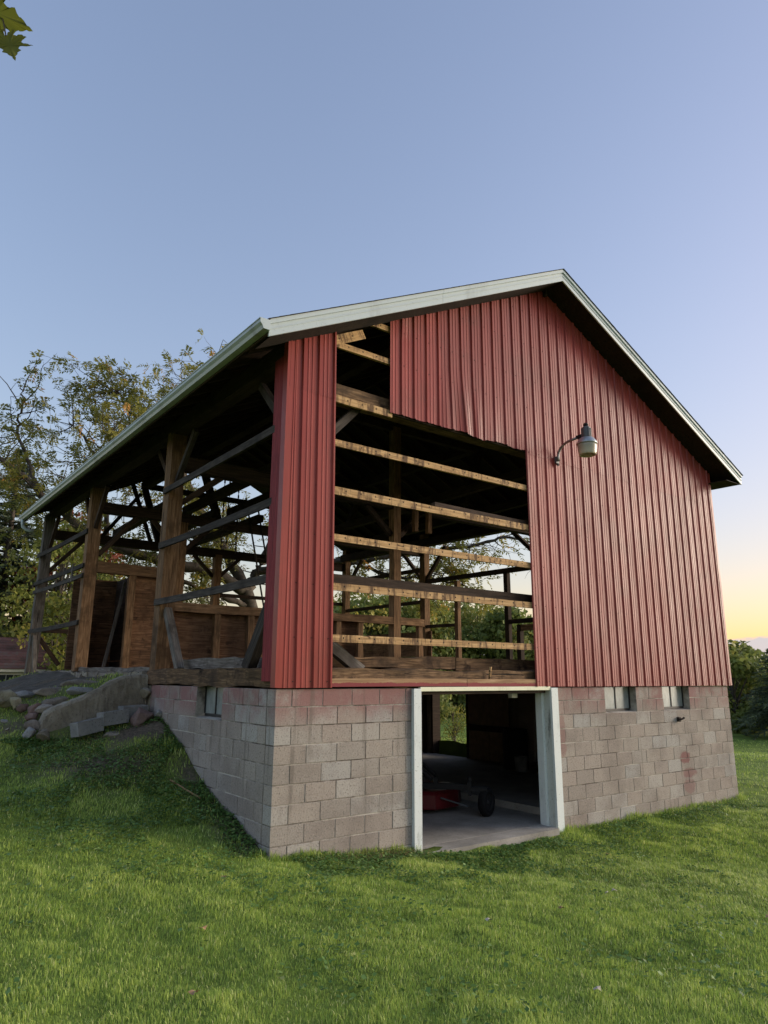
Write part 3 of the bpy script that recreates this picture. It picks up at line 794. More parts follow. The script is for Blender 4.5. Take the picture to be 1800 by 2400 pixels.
bp('girt', (1.05, 0.008, 6.475), (W-1.4, 0.008, 6.475), 0.036, 0.085, 'girt_amber', rough=0.003, seg=8)
bp('girt', (0.62, 0.008, zroof(0.62, 0)-0.30), (1.12, 0.008, zroof(1.12, 0)-0.30), 0.036, 0.12, 'girt_amber', seg=2)
bp('rail', (0.3, 0.16, 2.92), (W-0.1, 0.16, 2.92), 0.10, 0.13, 'dark_wood', rough=0.008, seg=5)
bp('rail', (2.4, 0.10, 4.095), (W-0.1, 0.10, 4.085), 0.10, 0.07, 'dark_wood', rough=0.008, seg=5)
for z_, d in ((4.73, 0.10), (3.80, 0.10), (2.875, 0.10)):
    bp('girt', (-0.018, 0.24, z_), (-0.018, 4.16, z_+0.03), 0.034, d, 'girt_grey', rough=0.003, seg=6, sag=0.012)
for z_, d in ((4.86, 0.105), (4.10, 0.085), (3.88, 0.09), (2.86, 0.10)):
    bp('girt', (-0.05, 8.88, z_), (-0.20, 13.30, z_+0.01), 0.034, d, 'girt_grey', rough=0.004, seg=6, sag=0.02)
bp('girt', (0.10, 8.98, 4.18), (-0.02, 13.2, 4.20), 0.05, 0.10, 'dark_wood', rough=0.006, seg=4)
for yy in (9.7, 10.5, 11.3): bp('cleat', (-0.08, yy, 3.82), (-0.09, yy, 4.22), 0.035, 0.05, 'grey_wood', seg=1)

# --- right wall, studs and rails seen through the opening
for yy in (7.44, 5.53): bp('stud', (9.66, yy, 1.84), (9.66, yy, 4.43), 0.12, 0.14, 'dark_wood' if yy < 6 else 'beam_wood', seg=3)
bp('stud', (9.62, 5.10, 1.84), (9.62, 5.10, 3.06), 0.14, 0.12, 'dark_wood', seg=2)
bp('rail', (9.66, 4.2, 4.48), (9.66, 8.78, 4.54), 0.12, 0.12, 'dark_wood', seg=4)
bp('rail', (9.66, 4.2, 3.16), (9.66, 5.46, 3.16), 0.11, 0.11, 'dark_wood', seg=2)
bp('rail', (9.66, 7.50, 3.19), (9.66, 8.76, 3.21), 0.11, 0.09, 'dark_wood', seg=2)
bp('rail', (9.60, 4.2, 2.98), (9.60, 5.04, 2.98), 0.06, 0.16, 'beam_wood', seg=2)
bp('rail', (9.66, 8.96, 4.93), (9.66, 13.0, 4.96), 0.11, 0.11, 'dark_wood', seg=3)
bp('rail', (9.66, 8.96, 3.96), (9.66, 13.0, 3.97), 0.11, 0.10, 'dark_wood', seg=3)
for k in range(5): bp('plank', (9.70, 8.62, 1.98+k*0.245), (9.70, 12.9, 1.985+k*0.245), 0.03, 0.238, 'plank_wood', rough=0.003, seg=2)
# back wall rails
for z_ in (3.0, 4.2): bp('rail', (5.0, 13.2, z_), (9.6, 13.2, z_), 0.06, 0.11, 'dark_wood', seg=2)
for z_ in (2.9,): bp('rail', (0.1, 13.2, z_), (4.8, 13.2, z_), 0.06, 0.11, 'dark_wood', seg=2)

# --- low partition across bent two
bp('partition_rail', (0.25, 4.06, 2.845), (4.72, 4.06, 2.85), 0.14, 0.145, 'beam_wood', rough=0.007, seg=8)
bp('partition_rail', (4.90, 4.06, 2.85), (5.52, 4.06, 2.84), 0.14, 0.145, 'beam_wood', seg=3)
for xx in (1.015, 1.63, 3.44, 3.94, 5.44):
    bp('stud', (xx, 4.06, 1.84), (xx, 4.06, 2.775), 0.11, 0.10, 'beam_wood', seg=3)
for k in range(4):
    h_ = (0.27, 0.21, 0.25, 0.20)[k]; zc = 1.85+sum((0.272, 0.212, 0.252, 0.202)[:k])+h_/2
    bp('plank', (0.25, 4.15, zc), (3.98, 4.15, zc), 0.028, h_+0.006, 'plank_wood', rough=0.001, seg=2)
# --- granary front in bent three
bp('granary_header', (0.23, 8.93, 4.085), (2.0, 8.93, 4.075), 0.18, 0.24, 'beam_wood', seg=5)
bp('stud', (1.03, 8.94, 1.86), (1.03, 8.94, 3.96), 0.16, 0.14, 'beam_wood', seg=4)
hs = (0.20, 0.24, 0.17, 0.22, 0.26, 0.19, 0.24, 0.21, 0.22, 0.15); zc = 1.88
for h_ in hs:
    bp('plank', (1.11, 9.03, zc+h_/2), (2.02, 9.03, zc+h_/2), 0.028, h_-0.001, 'plank_wood', rough=0.0005, seg=1)
    bp('plank', (0.10, 10.3, zc+h_/2), (2.1, 10.3, zc+h_/2), 0.028, h_+0.004, 'plank_wood', rough=0.0005, seg=1)
    bp('plank', (1.09, 9.05, zc+h_/2), (1.09, 10.28, zc+h_/2), 0.028, h_-0.004, 'dark_wood', rough=0.003, seg=1)
    zc += h_
bp('leaning_pole', (0.62, 9.1, 1.86), (1.0, 9.35, 3.85), 0.06, 0.05, 'grey_wood', seg=2)
# dark boards leaning in the far bay behind post three
for k in range(5):
    yb = 10.62-k*0.27
    bp('leaning_board', (0.35, yb, 1.85), (0.30, yb-0.95+k*0.17, 3.95), 0.028, 0.26-0.01*k, 'dark_wood', seg=1)
# --- stones under the threshold timber
y0_ = 4.42
while y0_ < 8.9:
    l_ = rnd.uniform(0.28, 0.75); d_ = rnd.uniform(0.08, 0.125)
    bp('threshold_stone', (0.03, y0_, 1.81-d_/2), (0.03, min(y0_+l_, 8.95), 1.81-d_/2+rnd.uniform(-0.01, 0.01)), 0.16, d_, 'field_stone' if rnd.random() < 0.5 else 'cast_concrete', rough=0.022, seg=4)
    y0_ += l_+rnd.uniform(0.03, 0.14)

# --- roof
def slope(name, x0, x1, top_off, thick, mat, y0=Y0, y1=Y1, n=2):
    mb = MB(); rings = []
    for i in range(n+1):
        x = x0+(x1-x0)*i/n
        rings.append([(x, y0, zroof(x, y0)+top_off-thick), (x, y1, zroof(x, y1)+top_off-thick), (x, y1, zroof(x, y1)+top_off), (x, y0, zroof(x, y0)+top_off)])
    mb.quad_prism(rings)
    return mb.build(name, mat, barn)
slope('roof_deck', XE0+0.02, XC-0.001, -0.004, 0.028, 'roof_board', Y0+0.03, Y1-0.02)
slope('roof_deck', XE1-0.02, XC+0.001, -0.004, 0.028, 'roof_board', Y0+0.03, Y1-0.02)
def shingles(name, x0, x1):
    """overlapping courses with ragged rake ends"""
    mb = MB(); n = int(abs(x1-x0)/0.135)
    for i in range(n):
        xa = x0+(x1-x0)*i/n; xb = x0+(x1-x0)*(i+1.25)/n
        if (xb-XC)*(x1-x0) > 0: xb = XC
        y0 = Y0-0.034+rnd.uniform(-0.0015, 0.0015)
        mb.quad_prism([[(xa, y0, zroof(xa, y0)+0.002), (xa, Y1, zroof(xa, Y1)+0.002), (xa, Y1, zroof(xa, Y1)+0.011), (xa, y0, zroof(xa, y0)+0.011)],
                       [(xb, y0, zroof(xb, y0)+0.003), (xb, Y1, zroof(xb, Y1)+0.003), (xb, Y1, zroof(xb, Y1)+0.0085), (xb, y0, zroof(xb, y0)+0.0085)]])
    o = mb.build(name, 'shingle', barn); o['kind'] = 'stuff'
    return o
shingles('roof_shingles', XE0-0.03, XC); shingles('roof_shingles', XE1+0.03, XC)
for y in np.arange(0.25, 13.4, 0.61):
    for x0 in (XE0+0.06, XE1-0.06):
        bp('rafter', (x0, y, zroof(x0, y)-0.092), (XC, y, zroof(XC, y)-0.092), 0.055, 0.115, 'dark_wood', rough=0.004, seg=1)
# rake soffit under the front overhang
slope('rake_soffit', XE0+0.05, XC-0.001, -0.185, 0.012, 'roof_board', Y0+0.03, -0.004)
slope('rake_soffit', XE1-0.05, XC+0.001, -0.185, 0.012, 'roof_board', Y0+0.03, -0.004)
# rake fascia: a wide face board and a narrow drip band above it
def fascia(x0, x1):
    for lo, hi, ya, yb, nm in ((-0.205, -0.058, Y0+0.004, Y0+0.026, 'fascia_board'), (-0.056, 0.001, Y0-0.018, Y0+0.026, 'drip_edge')):
        mb = MB(); rings = []
        for x in (x0, x1):
            z = zroof(x, 0)
            rings.append([(x, ya, z+lo), (x, yb, z+lo), (x, yb, z+hi), (x, ya, z+hi)])
        mb.quad_prism(rings); mb.build(nm, 'clad_white', barn)
    mb = MB(); rings = []
    for x in (x0, x1):
        z = zroof(x, 0)-0.118; rings.append([(x, Y0-0.004, z-0.006), (x, Y0+0.003, z-0.006), (x, Y0+0.003, z+0.004), (x, Y0-0.004, z+0.004)])
    mb.quad_prism(rings); mb.build('fascia_bead', 'clad_white', barn)
fascia(XE0, 2.150); fascia(2.154, XC-0.001); fascia(XC+0.001, XE1)
# right eave: fascia and level soffit
mb = MB()
mb.quad_prism([[(XE1-0.025, y, zroof(XE1, y)-0.195), (XE1+0.001, y, zroof(XE1, y)-0.195), (XE1+0.001, y, zroof(XE1, y)-0.002), (XE1-0.025, y, zroof(XE1, y)-0.002)] for y in (Y0+0.028, Y1)])
mb.build('eave_fascia', 'clad_white', barn)
mb = MB()
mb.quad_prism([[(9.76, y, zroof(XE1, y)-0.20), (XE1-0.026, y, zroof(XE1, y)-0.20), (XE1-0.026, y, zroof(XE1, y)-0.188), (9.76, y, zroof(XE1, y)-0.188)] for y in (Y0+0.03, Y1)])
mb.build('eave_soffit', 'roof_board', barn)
# left eave: fascia and gutter
mb = MB()
mb.quad_prism([[(XE0, y, zroof(XE0, y)-0.17), (XE0+0.022, y, zroof(XE0, y)-0.17), (XE0+0.022, y, zroof(XE0, y)-0.003), (XE0, y, zroof(XE0, y)-0.003)] for y in (Y0+0.03, Y1)])
mb.build('eave_fascia', 'dark_wood', barn)
prof = [(-0.002, -0.02), (-0.002, -0.145), (-0.085, -0.145), (-0.100, -0.105), (-0.128, -0.075), (-0.128, -0.030), (-0.136, -0.022), (-0.136, -0.034), (-0.120, -0.034), (-0.118, -0.070), (-0.092, -0.10), (-0.078, -0.135), (-0.010, -0.135), (-0.010, -0.02)]
mb = MB(); rings = []
for y in (Y0-0.02, 5.0, 10.0, Y1+0.02):
    z = zroof(XE0, y)
    rings.append([(XE0+px, y, z+pz) for px, pz in prof])
mb.quad_prism(rings); gutter = mb.build('gutter', 'gutter_metal', barn)
mb = MB(); z = zroof(XE0, Y0)
mb.quad_prism([[(XE0+px, y, z+pz) for px, pz in prof[:7]] for y in (Y0-0.028, Y0-0.022)])
mb.build('end_cap', 'clad_white', gutter)
mb = MB(); z = zroof(XE0, Y1)
px_ = XE0-0.06; yy = Y1-0.15
mb.tube([(px_, yy, z-0.14), (px_, yy, z-0.24), (px_+0.02, yy, z-0.33), (px_+0.09, yy-0.01, z-0.40), (px_+0.20, yy-0.02, z-0.43), (px_+0.30, yy-0.02, z-0.42)], 0.042, 10)
mb.build('downspout_elbow', 'clad_white', gutter, smooth=True)

# --- ribbed metal siding, one mesh for each sheet
PER = 0.2286
UNIT = [(0.0, 0.0), (0.012, 0.022), (0.034, 0.022), (0.046, 0.0), (0.082, 0.0), (0.088, 0.005), (0.100, 0.005), (0.106, 0.0), (0.142, 0.0), (0.148, 0.005), (0.160, 0.005), (0.166, 0.0), (0.205, 0.0)]
def wall_top(x): return zroof(x, 0)-0.17
def sheet(x0, x1, z0, z1, phase, yoff=0.0, rows=2, bend=None, zbot=None):
    """sheet between x0 and x1; z1 None = cut to the roof slope"""
    xs = []
    k = math.floor((x0-phase)/PER)-1
    while True:
        done = False
        for ux, uy in UNIT:
            x = phase+k*PER+ux
            if x0-1e-4 <= x <= x1+1e-4: xs.append((x, uy))
            if x > x1: done = True
        k += 1
        if done: break
    if not xs or xs[0][0] > x0+0.004: xs.insert(0, (x0, 0.0))
    if xs[-1][0] < x1-0.004: xs.append((x1, 0.0))
    if x0 < XC < x1 and not z1: xs = sorted(xs+[(XC, 0.0)])
    mb = MB(); n = len(xs)
    wob = rnd.uniform(0, 6)
    for r in range(rows+1):
        t = r/rows
        for x, uy in xs:
            zb = zbot(x) if zbot else z0
            zt = z1 if z1 else wall_top(x)
            z = zb+(zt-zb)*t
            y = -0.030-uy-yoff+0.0012*math.sin(x*7+wob+z*1.7)
            xx = x
            if bend: dx_, dy_ = bend(x, z); xx += dx_; y += dy_
            mb.v.append((xx, y, z))
    for r in range(rows):
        for i in range(n-1):
            a = r*n+i; mb.f.append((a, a+1, a+1+n, a+n))
    return mb.build('siding_sheet', 'red_sheet', barn)
ZB, ZS = 1.630, 5.195
# left strip (two lengths) with its corner flashing
lean = lambda x, z: (-(z-1.63)*0.011 if x > 0.1 else 0.0, 0.0)
sheet(-0.035, 0.700, ZB, ZS+0.03, -0.02, 0.0, 3, lean)
sheet(-0.035, 0.700, ZS, None, -0.02, 0.0025, 3, lean)
mb = MB()
mb.quad_prism([[(-0.045, -0.052, z), (0.03, -0.052, z), (0.03, -0.050, z), (-0.043, -0.050, z), (-0.043, 0.055, z), (-0.045, 0.055, z)] for z in (ZB+0.003, 3.6, wall_top(-0.04)-0.02)])
mb.build('corner_trim', 'red_sheet', barn)
# lower right sheets
edges = [4.235]
while edges[-1] < 9.79: edges.append(min(edges[-1]+0.9144, 9.80))
for i in range(len(edges)-1):
    if edges[i+1]-edges[i] < 0.05: continue
    sheet(edges[i]-(0.04 if i else 0), edges[i+1], ZB+rnd.uniform(-0.004, 0.004), ZS+0.05, edges[0], 0.0008*(i % 2), 3)
mb = MB()
mb.quad_prism([[(9.78, -0.052, z), (9.845, -0.052, z), (9.845, 0.06, z), (9.842, 0.06, z), (9.842, -0.049, z), (9.78, -0.049, z)] for z in (ZB+0.003, 3.6, wall_top(9.84)-0.02)])
mb.build('corner_trim', 'red_sheet', barn)
# upper sheets, the lower edge of the first three hanging free and one of them creased
def crease(x, z):
    k = math.exp(-((x-2.95)/0.5)**2)*max(0.0, min(1.0, (6.15-z)/0.9))
    k2 = math.exp(-((x-1.75)/0.12)**2)*max(0.0, min(1.0, (z-6.35)/0.3))
    return (0.05*k*math.sin((x-2.5)*4.5), -0.022*k+0.008*k*math.sin(x*19)-0.012*k2)
def ragged(x):
    b = 5.238-0.004*math.sin(x*13)
    if 2.75 < x < 3.34: b += 0.012-0.055*((x-2.75)/0.6)
    if 3.34 <= x < 4.24: b += 0.010*math.sin(x*9)
    return b
edges = [1.545]
while edges[-1] < 9.79: edges.append(min(edges[-1]+0.9144, 9.80))
for i in range(len(edges)-1):
    if edges[i+1]-edges[i] < 0.05: continue
    free = edges[i] < 4.2
    sheet(edges[i]-(0.04 if i else 0), edges[i+1], ZS, None, 4.235, 0.0025, 8 if free else 3, crease if edges[i] < 3.6 else None, ragged if free else None)
# screw heads along the girt lines
mb = MB()
for z_ in (1.70, 2.19, 2.81, 3.41, 4.02, 4.64, 5.23, 5.98, 6.47, 7.1, 7.7):
    for k in range(0, 46):
        x = 4.235+(k-19)*PER+0.066
        if x < 0 or x > 9.75 or z_ > wall_top(x)-0.1: continue
        if z_ < 5.2 and 0.68 < x < 4.25: continue
        if z_ > 5.2 and 0.65 < x < 1.57: continue
        y = -0.0315 if z_ < 5.2 else -0.034
        c_ = [(x+0.0065*math.cos(a), y, z_+0.0065*math.sin(a)) for a in [i*math.pi/3 for i in range(6)]]
        mb.quad_prism([c_, [(p[0], p[1]-0.006, p[2]) for p in c_]])
o = mb.build('screw_heads', 'iron_rust', barn); o['kind'] = 'stuff'
# pipe stub and bracket on the block wall
mb = MB(); mb.box(7.90, 7.96, -0.05, 0.0, 1.02, 1.10, 0.008); mb.tube([(7.93, -0.04, 1.06), (7.93, -0.09, 1.07), (7.97, -0.10, 1.09)], 0.017, 6)
mb.build('pipe_bracket', 'iron_rust', barn)
mb = MB(); mb.box(4.04, 4.15, 0.26, 0.34, 1.465, 1.53, 0.004); mb.build('junction_box', 'white_plastic', barn)
# back opening in the basement
mb = MB(); mb.box(9.47, 9.745, 8.34, 8.415, -0.3, 1.56); mb.build('back_door_post', 'dark_wood', barn)
mb = MB(); mb.box(9.40, 9.56, 6.84, 6.92, -0.3, 1.56); mb.build('back_door_post', 'dark_wood', barn)
# stall boards to the left of the back opening
for i, yy in enumerate((8.62, 8.95, 9.4)):
    bp('stall_board', (9.42, yy, -0.3), (9.42, yy, 1.55), 0.05, 0.10+0.03*i, 'beam_wood' if i == 1 else 'dark_wood', seg=1)

# ------------------------------------------------------------------ things in the basement
cab = empty('plywood_doors', (9.30, 6.0, -0.28))
tag(cab, 'pair of brown plywood doors leaning on the basement back wall', 'doors')
for y0_, y1_ in ((-0.70, -0.02), (0.0, 0.72)):
    mb = MB(); mb.box(0, 0.03, y0_, y1_, 0.0, 0.70, 0.004); mb.build('lower_leaf', 'plywood', cab)
mb = MB(); mb.box(0, 0.03, -0.70, 0.72, 0.86, 1.62, 0.004); mb.build('upper_leaf', 'plywood', cab)
mb = MB(); mb.box(-0.05, 0.02, -0.74, 0.76, 0.71, 0.85, 0.004); mb.build('cross_bar', 'dark_wood', cab)
mb = MB(); mb.lathe([(0.10, 0.0), (0.13, 0.02), (0.15, 0.30), (0.155, 0.33), (0.14, 0.33), (0.12, 0.05)], 0, 0, 18)
bk = mb.build('bucket', 'bucket_grey'); bk.location = (8.4, 4.12, -0.275)
tag(bk, 'grey plastic bucket on the dark basement floor', 'bucket')
shv = empty('broom', (8.55, 3.85, -0.27)); tag(shv, 'pale handled broom standing upright by the grey bucket', 'broom')
mb = MB(); mb.tube([(0, 0, 0.22), (0.12, 0.05, 1.12)], 0.016, 8); mb.build('handle', 'pole_grey', shv)
mb = MB(); mb.box(-0.16, 0.16, -0.03, 0.03, 0.0, 0.22, 0.01); mb.build('bristles', 'dark_wood', shv)
brl = MB(); brl.lathe([(0.27, 0), (0.29, 0.02), (0.29, 0.28), (0.30, 0.30), (0.29, 0.32), (0.29, 0.60), (0.30, 0.62), (0.29, 0.64), (0.28, 0.88), (0.25, 0.88), (0.25, 0.85)], 0, 0, 20)
o = brl.build('steel_drum', 'black_steel', smooth=False); o.location = (8.75, 4.6, -0.28)
tag(o, 'dark steel drum in the shade behind the bucket', 'drum')

# finishing mower: red deck, black three point frame, castor wheel
mow = empty('mower', (4.2, 0.99, -0.30))
tag(mow, 'red deck finishing mower with black hitch frame parked inside the doorway', 'mower')
mow.rotation_euler = (0, 0, -math.radians(47))       # local +x runs along the picture to the right, +y away
# castor wheel at the local origin
def torus(mb, R, r, w, cx, cy, cz, n=22):
    """tyre with a horizontal axle along local y' """
    rings = []
    for i in range(n+1):
        a = 2*math.pi*i/n
        pr = [(R-r*0.9, -w*0.42), (R-r*0.35, -w*0.5), (R, -w*0.3), (R, w*0.3), (R-r*0.35, w*0.5), (R-r*0.9, w*0.42)]
        rings.append([(cx+q*math.cos(a), cy+s_, cz+q*math.sin(a)) for q, s_ in pr])
    mb.quad_prism(rings, cap=False)
wh = empty('castor_wheel'); wh.parent = mow; wh.location = (-0.02, 0.10, 0.205); wh.rotation_euler = (0, 0, math.radians(68))
mb = MB(); torus(mb, 0.205, 0.085, 0.13, 0, 0, 0); mb.build('tyre', 'tyre_rubber', wh, smooth=True)
mb = MB(); mb.v = []; prof_ = [(0.13, -0.05), (0.12, -0.035), (0.05, -0.03), (0.03, -0.06), (0.03, 0.06), (0.05, 0.03), (0.12, 0.035), (0.13, 0.05)]
rings = [[(q*math.cos(a), s_, q*math.sin(a)) for q, s_ in prof_] for a in [2*math.pi*i/16 for i in range(17)]]
mb.quad_prism(rings, cap=False); mb.build('rim', 'black_steel', wh)
mb = MB()
mb.box(-0.30, -0.24, 0.02, 0.16, 0.30, 0.50, 0.006); mb.box(-0.26, 0.0, 0.00, 0.03, 0.36, 0.42, 0.004); mb.box(-0.26, 0.0, 0.17, 0.20, 0.36, 0.42, 0.004)
mb.tube([(-0.27, 0.09, 0.30), (-0.27, 0.09, 0.56)], 0.03, 8)
mb.build('castor_fork', 'black_steel', mow)
mb = MB(); mb.box(-1.35, -0.26, 0.04, 0.12, 0.375, 0.46, 0.006); mb.build('frame_bar', 'black_steel', mow)
mb = MB(); mb.box(-0.82, -0.76, 0.03, 0.13, 0.46, 0.55, 0.005); mb.build('frame_lug', 'black_steel', mow)
# deck: tapered skirt box
mb = MB()
ring = lambda z, g: [(-2.0+g, 0.05+g, z), (-0.80-g, 0.05+g, z), (-0.48-g*0.6, 0.50, z), (-0.48-g*0.6, 1.0, z), (-0.95-g, 1.35-g, z), (-2.0+g, 1.35-g, z)]
mb.quad_prism([ring(0.07, 0.0), ring(0.09, -0.01), ring(0.28, 0.0), ring(0.31, 0.03), ring(0.33, 0.05)])
mb.build('deck', 'mower_red', mow)
mb = MB(); mb.lathe([(0.11, 0.33), (0.12, 0.36), (0.12, 0.50), (0.08, 0.56), (0.05, 0.62)], -1.25, 0.45, 14); mb.build('gearbox', 'mower_red', mow)
for y_ in (0.10, 0.62):
    mb = MB(); mb.tube([(-0.85, y_, 0.50), (-1.45, y_+0.05, 0.98), (-1.75, y_+0.08, 1.06)], 0.034, 6); mb.build('hitch_arm', 'black_steel', mow)
mb = MB(); mb.tube([(-1.10, 0.12, 0.40), (-1.50, 0.20, 0.86)], 0.032, 6); mb.build('hitch_arm', 'black_steel', mow)
mb = MB(); mb.tube([(-0.72, 0.12, 0.24), (-0.30, 0.10, 0.13)], 0.014, 6); mb.build('brace_rod', 'lamp_dark', mow)

# ------------------------------------------------------------------ ladder and chains in the barn
lad = empty('ladder', (4.15, 8.72, 1.86))
tag(lad, 'narrow metal ladder leaning up to the loft timbers', 'ladder')
for dx in (0.0, 0.30):
    mb = MB(); mb.tube([(dx+0.48, 0.0, 0.0), (dx-0.46, 0.15, 4.35)], 0.022, 6); mb.build('rail', 'iron_rust', lad)
for k in range(13):
    t = (k+0.7)/13.5
    mb = MB(); xk = 0.48-0.94*t; mb.tube([(xk, 0.15*t, 4.35*t), (xk+0.30, 0.15*t, 4.35*t)], 0.013, 5); mb.build('rung', 'iron_rust', lad)
for i, (cx, cy, top, bot) in enumerate(((3.02, 8.7, 6.9, 4.75), (3.18, 8.75, 6.9, 4.95), (3.45, 8.8, 6.9, 4.7))):
    mb = MB(); n = int((top-bot)/0.075)
    for k in range(n):
        z = top-k*0.075; w_ = 0.022
        if k % 2: mb.quad_prism([[(cx-w_, cy, z), (cx, cy-0.008, z), (cx+w_, cy, z), (cx, cy+0.008, z)], [(cx-w_, cy, z-0.085), (cx, cy-0.008, z-0.085), (cx+w_, cy, z-0.085), (cx, cy+0.008, z-0.085)]])
        else: mb.quad_prism([[(cx, cy-w_, z), (cx+0.008, cy, z), (cx, cy+w_, z), (cx-0.008, cy, z)], [(cx, cy-w_, z-0.085), (cx+0.008, cy, z-0.085), (cx, cy+w_, z-0.085), (cx-0.008, cy, z-0.085)]])
    o = mb.build('hanging_chain', 'iron_rust')
    tag(o, 'dark iron hay chain hanging from the barn roof, %s of three' % ('leftmost', 'middle', 'rightmost')[i], 'chain', 'chains hanging in the barn')

# ------------------------------------------------------------------ yard lamp
lamp = empty('yard_lamp', (4.944, -0.05, 5.22))
tag(lamp, 'grey yard light on curved arm fixed to the red siding', 'lamp')
mb = MB(); mb.box(-0.035, 0.035, -0.035, 0.0, -0.07, 0.05, 0.006); mb.tube([(0, -0.02, -0.075), (0.01, -0.04, -0.10)], 0.02, 6); mb.build('wall_bracket', 'lamp_dark', lamp)
mb = MB(); arc = [(0, -0.045, -0.03)]
for k in range(9):
    a = math.pi/2*k/8; arc.append((0, -0.045-0.27*(1-math.cos(a)), 0.04+0.21*math.sin(a)))
arc += [(0, -0.47, 0.262)]
mb.tube(arc, 0.021, 10); mb.build('arm', 'galvanised', lamp, smooth=True)
LY = -0.62
mb = MB(); mb.box(-0.028, 0.028, -0.545, -0.44, 0.235, 0.29, 0.006); mb.build('arm_clamp', 'black_steel', lamp)
mb = MB(); mb.lathe([(0.070, 0.20), (0.076, 0.22), (0.076, 0.30), (0.066, 0.375), (0.050, 0.39), (0.0, 0.392)], 0, LY, 20); mb.build('ballast_housing', 'lamp_dark', lamp)
for k in range(8):
    a = 2*math.pi*k/8+0.2
    mb = MB(); mb.box(0.064, 0.082, -0.005, 0.005, 0.22, 0.36); o = mb.build('cooling_rib', 'lamp_dark', lamp)
    o.matrix_local = Matrix.Translation((0, LY, 0)) @ Matrix.Rotation(a, 4, 'Z')
mb = MB(); mb.lathe([(0.026, 0.39), (0.034, 0.392), (0.034, 0.415), (0.042, 0.417), (0.042, 0.432), (0.028, 0.434), (0.028, 0.452), (0.016, 0.454)], 0, LY, 12); mb.build('photocell', 'black_steel', lamp)
mb = MB(); mb.lathe([(0.095, 0.205), (0.120, 0.185), (0.152, 0.135), (0.160, 0.110), (0.160, 0.100), (0.150, 0.098)], 0, LY, 28); mb.build('reflector_rim', 'lamp_grey', lamp, smooth=True)
mb = MB(); mb.lathe([(0.149, 0.103), (0.150, 0.06), (0.143, 0.0), (0.134, -0.055), (0.128, -0.075), (0.120, -0.078), (0.126, -0.05), (0.136, 0.0), (0.142, 0.06), (0.142, 0.103)], 0, LY, 28); mb.build('refractor_bowl', 'lamp_bowl', lamp, smooth=True)

# ------------------------------------------------------------------ bank: wing wall, blocks, stones
def jitter_obj(mb, amp, seed, freq=6.0):
    for i, v in enumerate(mb.v):
        p = Vector(v); d = mnoise.noise_vector(p*freq+Vector((seed, seed*1.7, 0)))
        mb.v[i] = tuple(p+d*amp)
mb = MB(); rings = []
tops = [(-0.02, 4.16, 1.775), (-0.20, 4.14, 1.772), (-0.40, 4.11, 1.745), (-0.58, 4.08, 1.68), (-0.74, 4.05, 1.59), (-0.90, 4.03, 1.50), (-1.06, 4.0, 1.43), (-1.24, 3.97, 1.37), (-1.40, 3.95, 1.31), (-1.50, 3.94, 1.24), (-1.56, 3.94, 1.10)]
for k, (x_, y_, z_) in enumerate(tops):
    th = 0.24
    r = []
    for dy, zz in ((0.0, 0.45), (0.0, 0.75), (0.0, 0.88), (0.0, 1.0), (0.0, 1.1), (0.0, z_-0.30), (0.0, z_-0.20), (0.0, z_-0.12), (0.004, z_-0.045), (0.030, z_-0.006), (0.06, z_), (th*0.5, z_+0.012), (th-0.05, z_), (th, z_-0.05), (th, 0.45)):
        r.append((x_, y_+dy, min(zz, z_-0.02*(zz < z_-0.1))))
    rings.append(r)
fine = []
for i in range(len(rings)-1):
    for s_ in range(5):
        t = s_/5
        fine.append([tuple(Vector(a).lerp(Vector(b), t)) for a, b in zip(rings[i], rings[i+1])])
fine.append(rings[-1])
mb.quad_prism(fine); jitter_obj(mb, 0.020, 3.0, 6); jitter_obj(mb, 0.012, 8.0, 19)
wing = mb.build('retaining_wall', 'cast_concrete', smooth=False)
tag(wing, 'rough cast concrete wing wall sloping down from the barn side', 'retaining wall')

def cinder(name, loc, rot, label):
    o_ = empty(name, loc); o_.rotation_euler = rot
    L_, H_, T_ = 0.39, 0.19, 0.19
    # two long faces, two ends and a web leave two cores open on top
    mb = MB()
    mb.box(-L_/2, L_/2, -T_/2, -T_/2+0.033, 0, H_, 0.003); mb.box(-L_/2, L_/2, T_/2-0.033, T_/2, 0, H_, 0.003)
    for xx in (-L_/2, -0.016, L_/2-0.034): mb.box(xx, xx+0.034, -T_/2+0.0332, T_/2-0.0332, 0, H_, 0.002)
    ob = mb.build(name, 'grey_block'); ob.matrix_local = o_.matrix_basis
    bpy.data.objects.remove(o_)
    return tag(ob, label, 'block', 'loose concrete blocks on the bank')
def gz(x, y, d=0.0): return hz(x, y)+d
cinder('loose_block', (-1.00, 3.60, 0.955), (math.radians(-6), math.radians(-9), math.radians(20)), 'grey hollow concrete block lying lowest against the wing wall')
cinder('loose_block', (-0.635, 3.70, 1.065), (math.radians(-4), math.radians(-5), math.radians(14)), 'middle grey hollow concrete block of three by the wing wall')
cinder('loose_block', (-0.30, 3.90, 1.125), (math.radians(2), math.radians(-2), math.radians(8)), 'grey hollow concrete block nearest the barn with open cores up')

